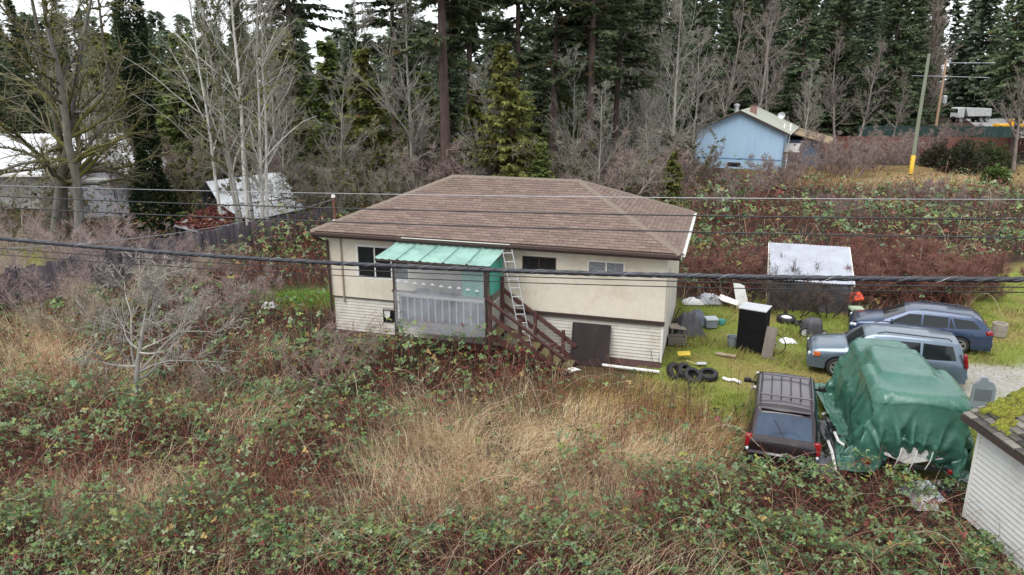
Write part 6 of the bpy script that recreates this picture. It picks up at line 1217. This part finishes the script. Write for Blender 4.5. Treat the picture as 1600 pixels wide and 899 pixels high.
rd = blob(u, v, RED); C = palette(n, [(.16, .043, .034), (.22, .068, .046), (.07, .03, .025), (.28, .17, .11), (.085, .046, .037), (.38, .29, .21)], [.28, .22, .2, .12, .1, .08])
canem = pm('bramble_cane', (1, 1, 1), .15, 4, .9, attr='Col', spec=.2); tag(link('bramble_canes', np_mesh('bramble_canes', V, F, canem, np.repeat(C, 15, axis=0))), 'tangle of reddish brown bramble canes over the whole field', None, None, 'stuff')
# ---- dead litter of red brown stalks close to the ground
x, y, u, v = scatter(62000, V0, 960); keep = RS.rand(len(x)) < bramble_mask(x, y) * (.35 + .65 * blob(u, v, RED)) * (1 - .8 * blob(u, v, STRAW)); x, y, u, v = x[keep], y[keep], u[keep], v[keep]; n = len(x); h = bramble_h(x, y, u, v); sc = np.clip(y / 14, .8, 3)
c = np.stack([x, y, h * RS.uniform(.05, .85, n)], -1); d = RS.normal(0, 1, (n, 3)) * np.array([1, 1, .75]); V, F, C = kites(RS, c, d, RS.normal(0, 1, (n, 3)), RS.uniform(.15, .45, n) * sc ** .6, .007 * sc, (1, 1, 1), .2); C = C * np.repeat(palette(n, [(.18, .047, .035), (.24, .082, .05), (.075, .032, .025), (.32, .165, .085)], [.4, .25, .2, .15]), 4, axis=0)
tag(link('dead_stalks', np_mesh('dead_stalks', V, F, canem, C)), kind='stuff')
# ---- leaves in threes
x, y, u, v = scatter(215000, V0, 960); g = np.clip(blob(u, v, GREEN) + .15 * (v < 440), 0, 1) if True else blob(u, v, GREEN); cl = np.clip((.45 * vnoise(x, y, .9, 3) + .55 * vnoise(x + 5, y, 2.6, 3) - .44 + .13 * g) * 7, 0, 1); keep = RS.rand(len(x)) < bramble_mask(x, y) * (.20 + .52 * g) * (1 - .5 * blob(u, v, RED)) * cl * (1 - .8 * blob(u, v, STRAW)); x, y, u, v = x[keep], y[keep], u[keep], v[keep]; n = len(x)
h = bramble_h(x, y, u, v); z = h * np.clip(RS.normal(.92, .22, n), .25, 1.35) + .03; sc = np.clip((y / 14) ** .75, .85, 2.4); s = (.028 + .075 * RS.rand(n) ** 1.6) * sc
tilt = nrm(np.c_[RS.normal(0, .55, (n, 2)), np.ones(n)]); az = RS.rand(n) * 6.28; lc = palette(n, [(.085, .15, .045), (.14, .21, .065), (.045, .085, .03), (.24, .29, .165), (.20, .22, .05), (.32, .21, .07), (.20, .05, .04), (.11, .19, .09)], [.27, .2, .2, .1, .08, .03, .03, .12]); Vs = []; Cs = []
for k in range(3):
    b = az + (k - 1) * 1.25; d = nrm(np.stack([np.cos(b), np.sin(b), np.zeros(n)], -1) - tilt * (np.cos(b) * tilt[:, 0] + np.sin(b) * tilt[:, 1])[:, None]); w = np.cross(tilt, d); c = np.stack([x, y, z], -1) + d * (s * .12)[:, None]
    Lk = (s * (1.15 if k == 1 else .95))[:, None]; w_ = (s * .42)[:, None]; dz = tilt * (s * .16)[:, None]
    Vs.append(np.stack([c, c + d * Lk * .5 + w * w_ - dz, c + d * Lk - dz * .8, c + d * Lk * .5 - w * w_ - dz], 1)); Cs.append(np.repeat((lc * np.clip(RS.normal(1, .08, (n, 1)), .7, 1.3))[:, None], 4, 1))
V = np.concatenate(Vs).reshape(-1, 3); F = np.arange(len(V)).reshape(-1, 4); F = np.concatenate([F[:, [0, 1, 2]], F[:, [0, 2, 3]]])
lm = pm('bramble_leaf', (1, 1, 1), .15, 5, .5, attr='Col', spec=.4, backlight=.2); tag(link('bramble_leaves', np_mesh('bramble_leaves', V, F, lm, np.concatenate(Cs).reshape(-1, 3))), 'green bramble leaves in threes over the tangle of canes', None, None, 'stuff'); print('leaves', n)
# ---- grasses: ribbons with a bend
def ribbons(x, y, z0, L, az, bend, w, col, K=4):
    n = len(x); q = np.linspace(0, 1, K)[None]; lean = RS.uniform(.05, .4, n)[:, None]; r = (L[:, None] * (lean * q + bend[:, None] * q ** 2.2)); zz = z0[:, None] + L[:, None] * (q - .42 * np.clip(bend[:, None], 0, 1.2) * q ** 2.6)
    P = np.stack([x[:, None] + np.cos(az)[:, None] * r, y[:, None] + np.sin(az)[:, None] * r, zz], -1); sd = np.stack([-np.sin(az + .6), np.cos(az + .6), np.zeros(n)], -1)[:, None] * (w[:, None] * (1 - .85 * q))[..., None]
    V = np.stack([P - sd, P + sd], 2).reshape(-1, 3); i = np.arange(n * K * 2).reshape(n, K, 2); F = np.stack([i[:, :-1, 0], i[:, :-1, 1], i[:, 1:, 1], i[:, 1:, 0]], -1).reshape(-1, 4); return V, F, np.repeat(col, K * 2, axis=0)
grm = pm('grass_blade', (1, 1, 1), .12, 5, .8, attr='Col', spec=.25, backlight=.25)
x, y, u, v = scatter(420000, V0, 960); st = blob(u, v, STRAW); cl = np.clip((vnoise(x + 31, y, 1.1, 4) - .38) * 5, 0, 1); keep = RS.rand(len(x)) < np.clip(bramble_mask(x, y) + .0, 0, 1) * np.clip(st * 1.1 * (.35 + .65 * cl) + .03 * cl, 0, 1); x, y, u, v = x[keep], y[keep], u[keep], v[keep]; n = len(x)
org = blob(u, v, [(1030, 640, 130, 60, 1.), (940, 620, 110, 45, 1.), (1110, 690, 60, 60, .8)]); tall_ = 1 - .45 * org; sc = np.clip(y / 15, .8, 2.8); clump = vnoise(x, y, .45) * 9
L = RS.uniform(.45, 1.0, n) * tall_ * np.where(v < 320, .7, 1); colr = palette(n, [(.74, .60, .38), (.64, .49, .29), (.80, .70, .50), (.48, .33, .19)], [.35, .3, .2, .15]); colo = palette(n, [(.45, .28, .12), (.38, .22, .10), (.54, .38, .19), (.20, .22, .06)], [.35, .25, .2, .2]); col = np.where((RS.rand(n) < org)[:, None], colo, colr)
V, F, C = ribbons(x, y, np.full(n, -.02), L, clump + RS.normal(0, .9, n), np.clip(RS.normal(.55, .35, n), 0, 1.4), .0042 * sc * RS.uniform(.7, 1.5, n), col); tag(link('dry_grass', np_mesh('dry_grass', V, F, grm, C)), 'tall straw coloured dry grass in loose clumps', None, None, 'stuff'); print('straw', n)
# ---- lawn
x, y, u, v = scatter(88000, 430, 720, 980, 1700); lw = softpoly(x, y, LAWN, .5); keep = (RS.rand(len(x)) < lw * (1 - .93 * softpoly(x, y, GRAVEL, .25))); hx, hy = house_local(x, y); keep &= ~((np.abs(hx) < 5.7) & (np.abs(hy) < 3.3)); x, y, u, v = x[keep], y[keep], u[keep], v[keep]; n = len(x)
a = vnoise(x + 9, y, .5); br = vnoise(x - 40, y + 7, .8, 4); tl = np.clip((br - .5) * 7, 0, 1); edge = np.clip(1 - lw[keep], 0, 1); L = RS.uniform(.04, .10, n) * (1 + 2.6 * tl + 2.5 * edge); cg = palette(n, [(.22, .27, .055), (.29, .32, .065), (.15, .21, .045), (.38, .34, .12)], [.4, .3, .2, .1]); cb = palette(n, [(.38, .29, .14), (.28, .20, .10), (.23, .24, .07)], [.4, .3, .3]); col = np.where((RS.rand(n) < np.clip((a - .5) * 3.5 + tl * .55 + edge * .5, 0, .92))[:, None], cb, cg)
V, F, C = ribbons(x, y, np.full(n, -.03), L, RS.rand(n) * 6.28, np.clip(RS.normal(.5, .3, n), 0, 1.2), .0068 * np.clip(y / 18, .8, 2) * RS.uniform(.7, 1.4, n), col, 3); tag(link('lawn_grass', np_mesh('lawn_grass', V, F, grm, C)), kind='stuff'); print('lawn', n)
x = RS.uniform(-10.2, -6.4, 9000); y = RS.uniform(27.4, 29.4, 9000); keep = RS.rand(9000) < np.clip(1.3 - ((x + 8.2) / 1.9) ** 2 - ((y - 28.4) / .9) ** 2, 0, 1); x, y = x[keep], y[keep]; n = len(x); V, F, C = ribbons(x, y, np.full(n, -.02), RS.uniform(.06, .16, n), RS.rand(n) * 6.28, RS.uniform(0, 1, n), np.full(n, .012), palette(n, [(.14, .28, .04), (.18, .32, .05)], [.5, .5]), 3); tag(link('green_grass', np_mesh('green_grass', V, F, grm, C)), kind='stuff')
# ---- dark seed stalks in the golden grass
n = 170; uu = RS.normal(1010, 75, n); vv = RS.normal(655, 32, n); P0 = np.array([gp(a_, b_) for a_, b_ in zip(uu, vv)]); P, Rd = grow(RS, P0, np.c_[RS.normal(0, .08, (n, 2)), np.ones(n)], RS.uniform(.4, .85, n), 5, .05, .02, .005, .003); Rd[:, 2:] *= RS.uniform(1.2, 2.4, (n, 1)); V, F = tubes_np(P, Rd, 4); tag(link('seed_stalks', np_mesh('seed_stalks', V, F, canem, np.repeat(palette(n, [(.085, .055, .05), (.12, .08, .06)], [.6, .4]), 20, axis=0))), kind='stuff')
# ---- leaves and litter under the trees
x, y, u, v = scatter(50000, 240, 420); keep = (y > 36) & (RS.rand(len(x)) < .8) & (np.abs(u - 400) < 700); hx, hy = house_local(x, y); keep &= ~((np.abs(hx) < 6) & (np.abs(hy) < 4)); x, y = x[keep], y[keep]; n = len(x); c = np.stack([x, y, RS.uniform(0, 1, n) ** 2 * 2.2], -1); V, F, C = kites(RS, c, RS.normal(0, 1, (n, 3)) * np.array([1, 1, .5]), RS.normal(0, 1, (n, 3)), RS.uniform(.15, .4, n), .05, (1, 1, 1), .2); C = C * np.repeat(palette(n, [(.10, .13, .035), (.2, .11, .06), (.25, .19, .1), (.06, .09, .03)], [.3, .3, .2, .2]), 4, axis=0)
tag(link('undergrowth', np_mesh('undergrowth', V, F, folm, C)), kind='stuff')

# ---- long arching canes standing above the tangle
x, y, u, v = scatter(5200, V0, 960); keep = RS.rand(len(x)) < bramble_mask(x, y) * .8; x, y, u, v = x[keep], y[keep], u[keep], v[keep]; n = len(x); a = RS.rand(n) * 6.28; Lr = RS.uniform(.8, 2.2, n); hh = bramble_h(x, y, u, v) + RS.uniform(.1, .55, n); q = np.linspace(0, 1, 9)[None]
P = np.stack([x[:, None] + np.cos(a)[:, None] * Lr[:, None] * q, y[:, None] + np.sin(a)[:, None] * Lr[:, None] * q, hh[:, None] * np.sin(np.pi * np.clip(q * RS.uniform(.6, 1.05, (n, 1)), 0, 1)) - .03], -1); P[:, 1:] += np.cumsum(RS.normal(0, .018, (n, 8, 3)), axis=1); rad = (.0055 * np.clip(y / 15, .8, 2.8) * RS.uniform(.7, 1.4, n))[:, None] * (1 - .6 * q); V, F = tubes_np(P, rad, 3)
tag(link('arching_canes', np_mesh('arching_canes', V, F, canem, np.repeat(palette(n, [(.22, .075, .06), (.34, .22, .15), (.13, .05, .042), (.48, .40, .31)], [.4, .2, .32, .08]), 27, axis=0))), kind='stuff')
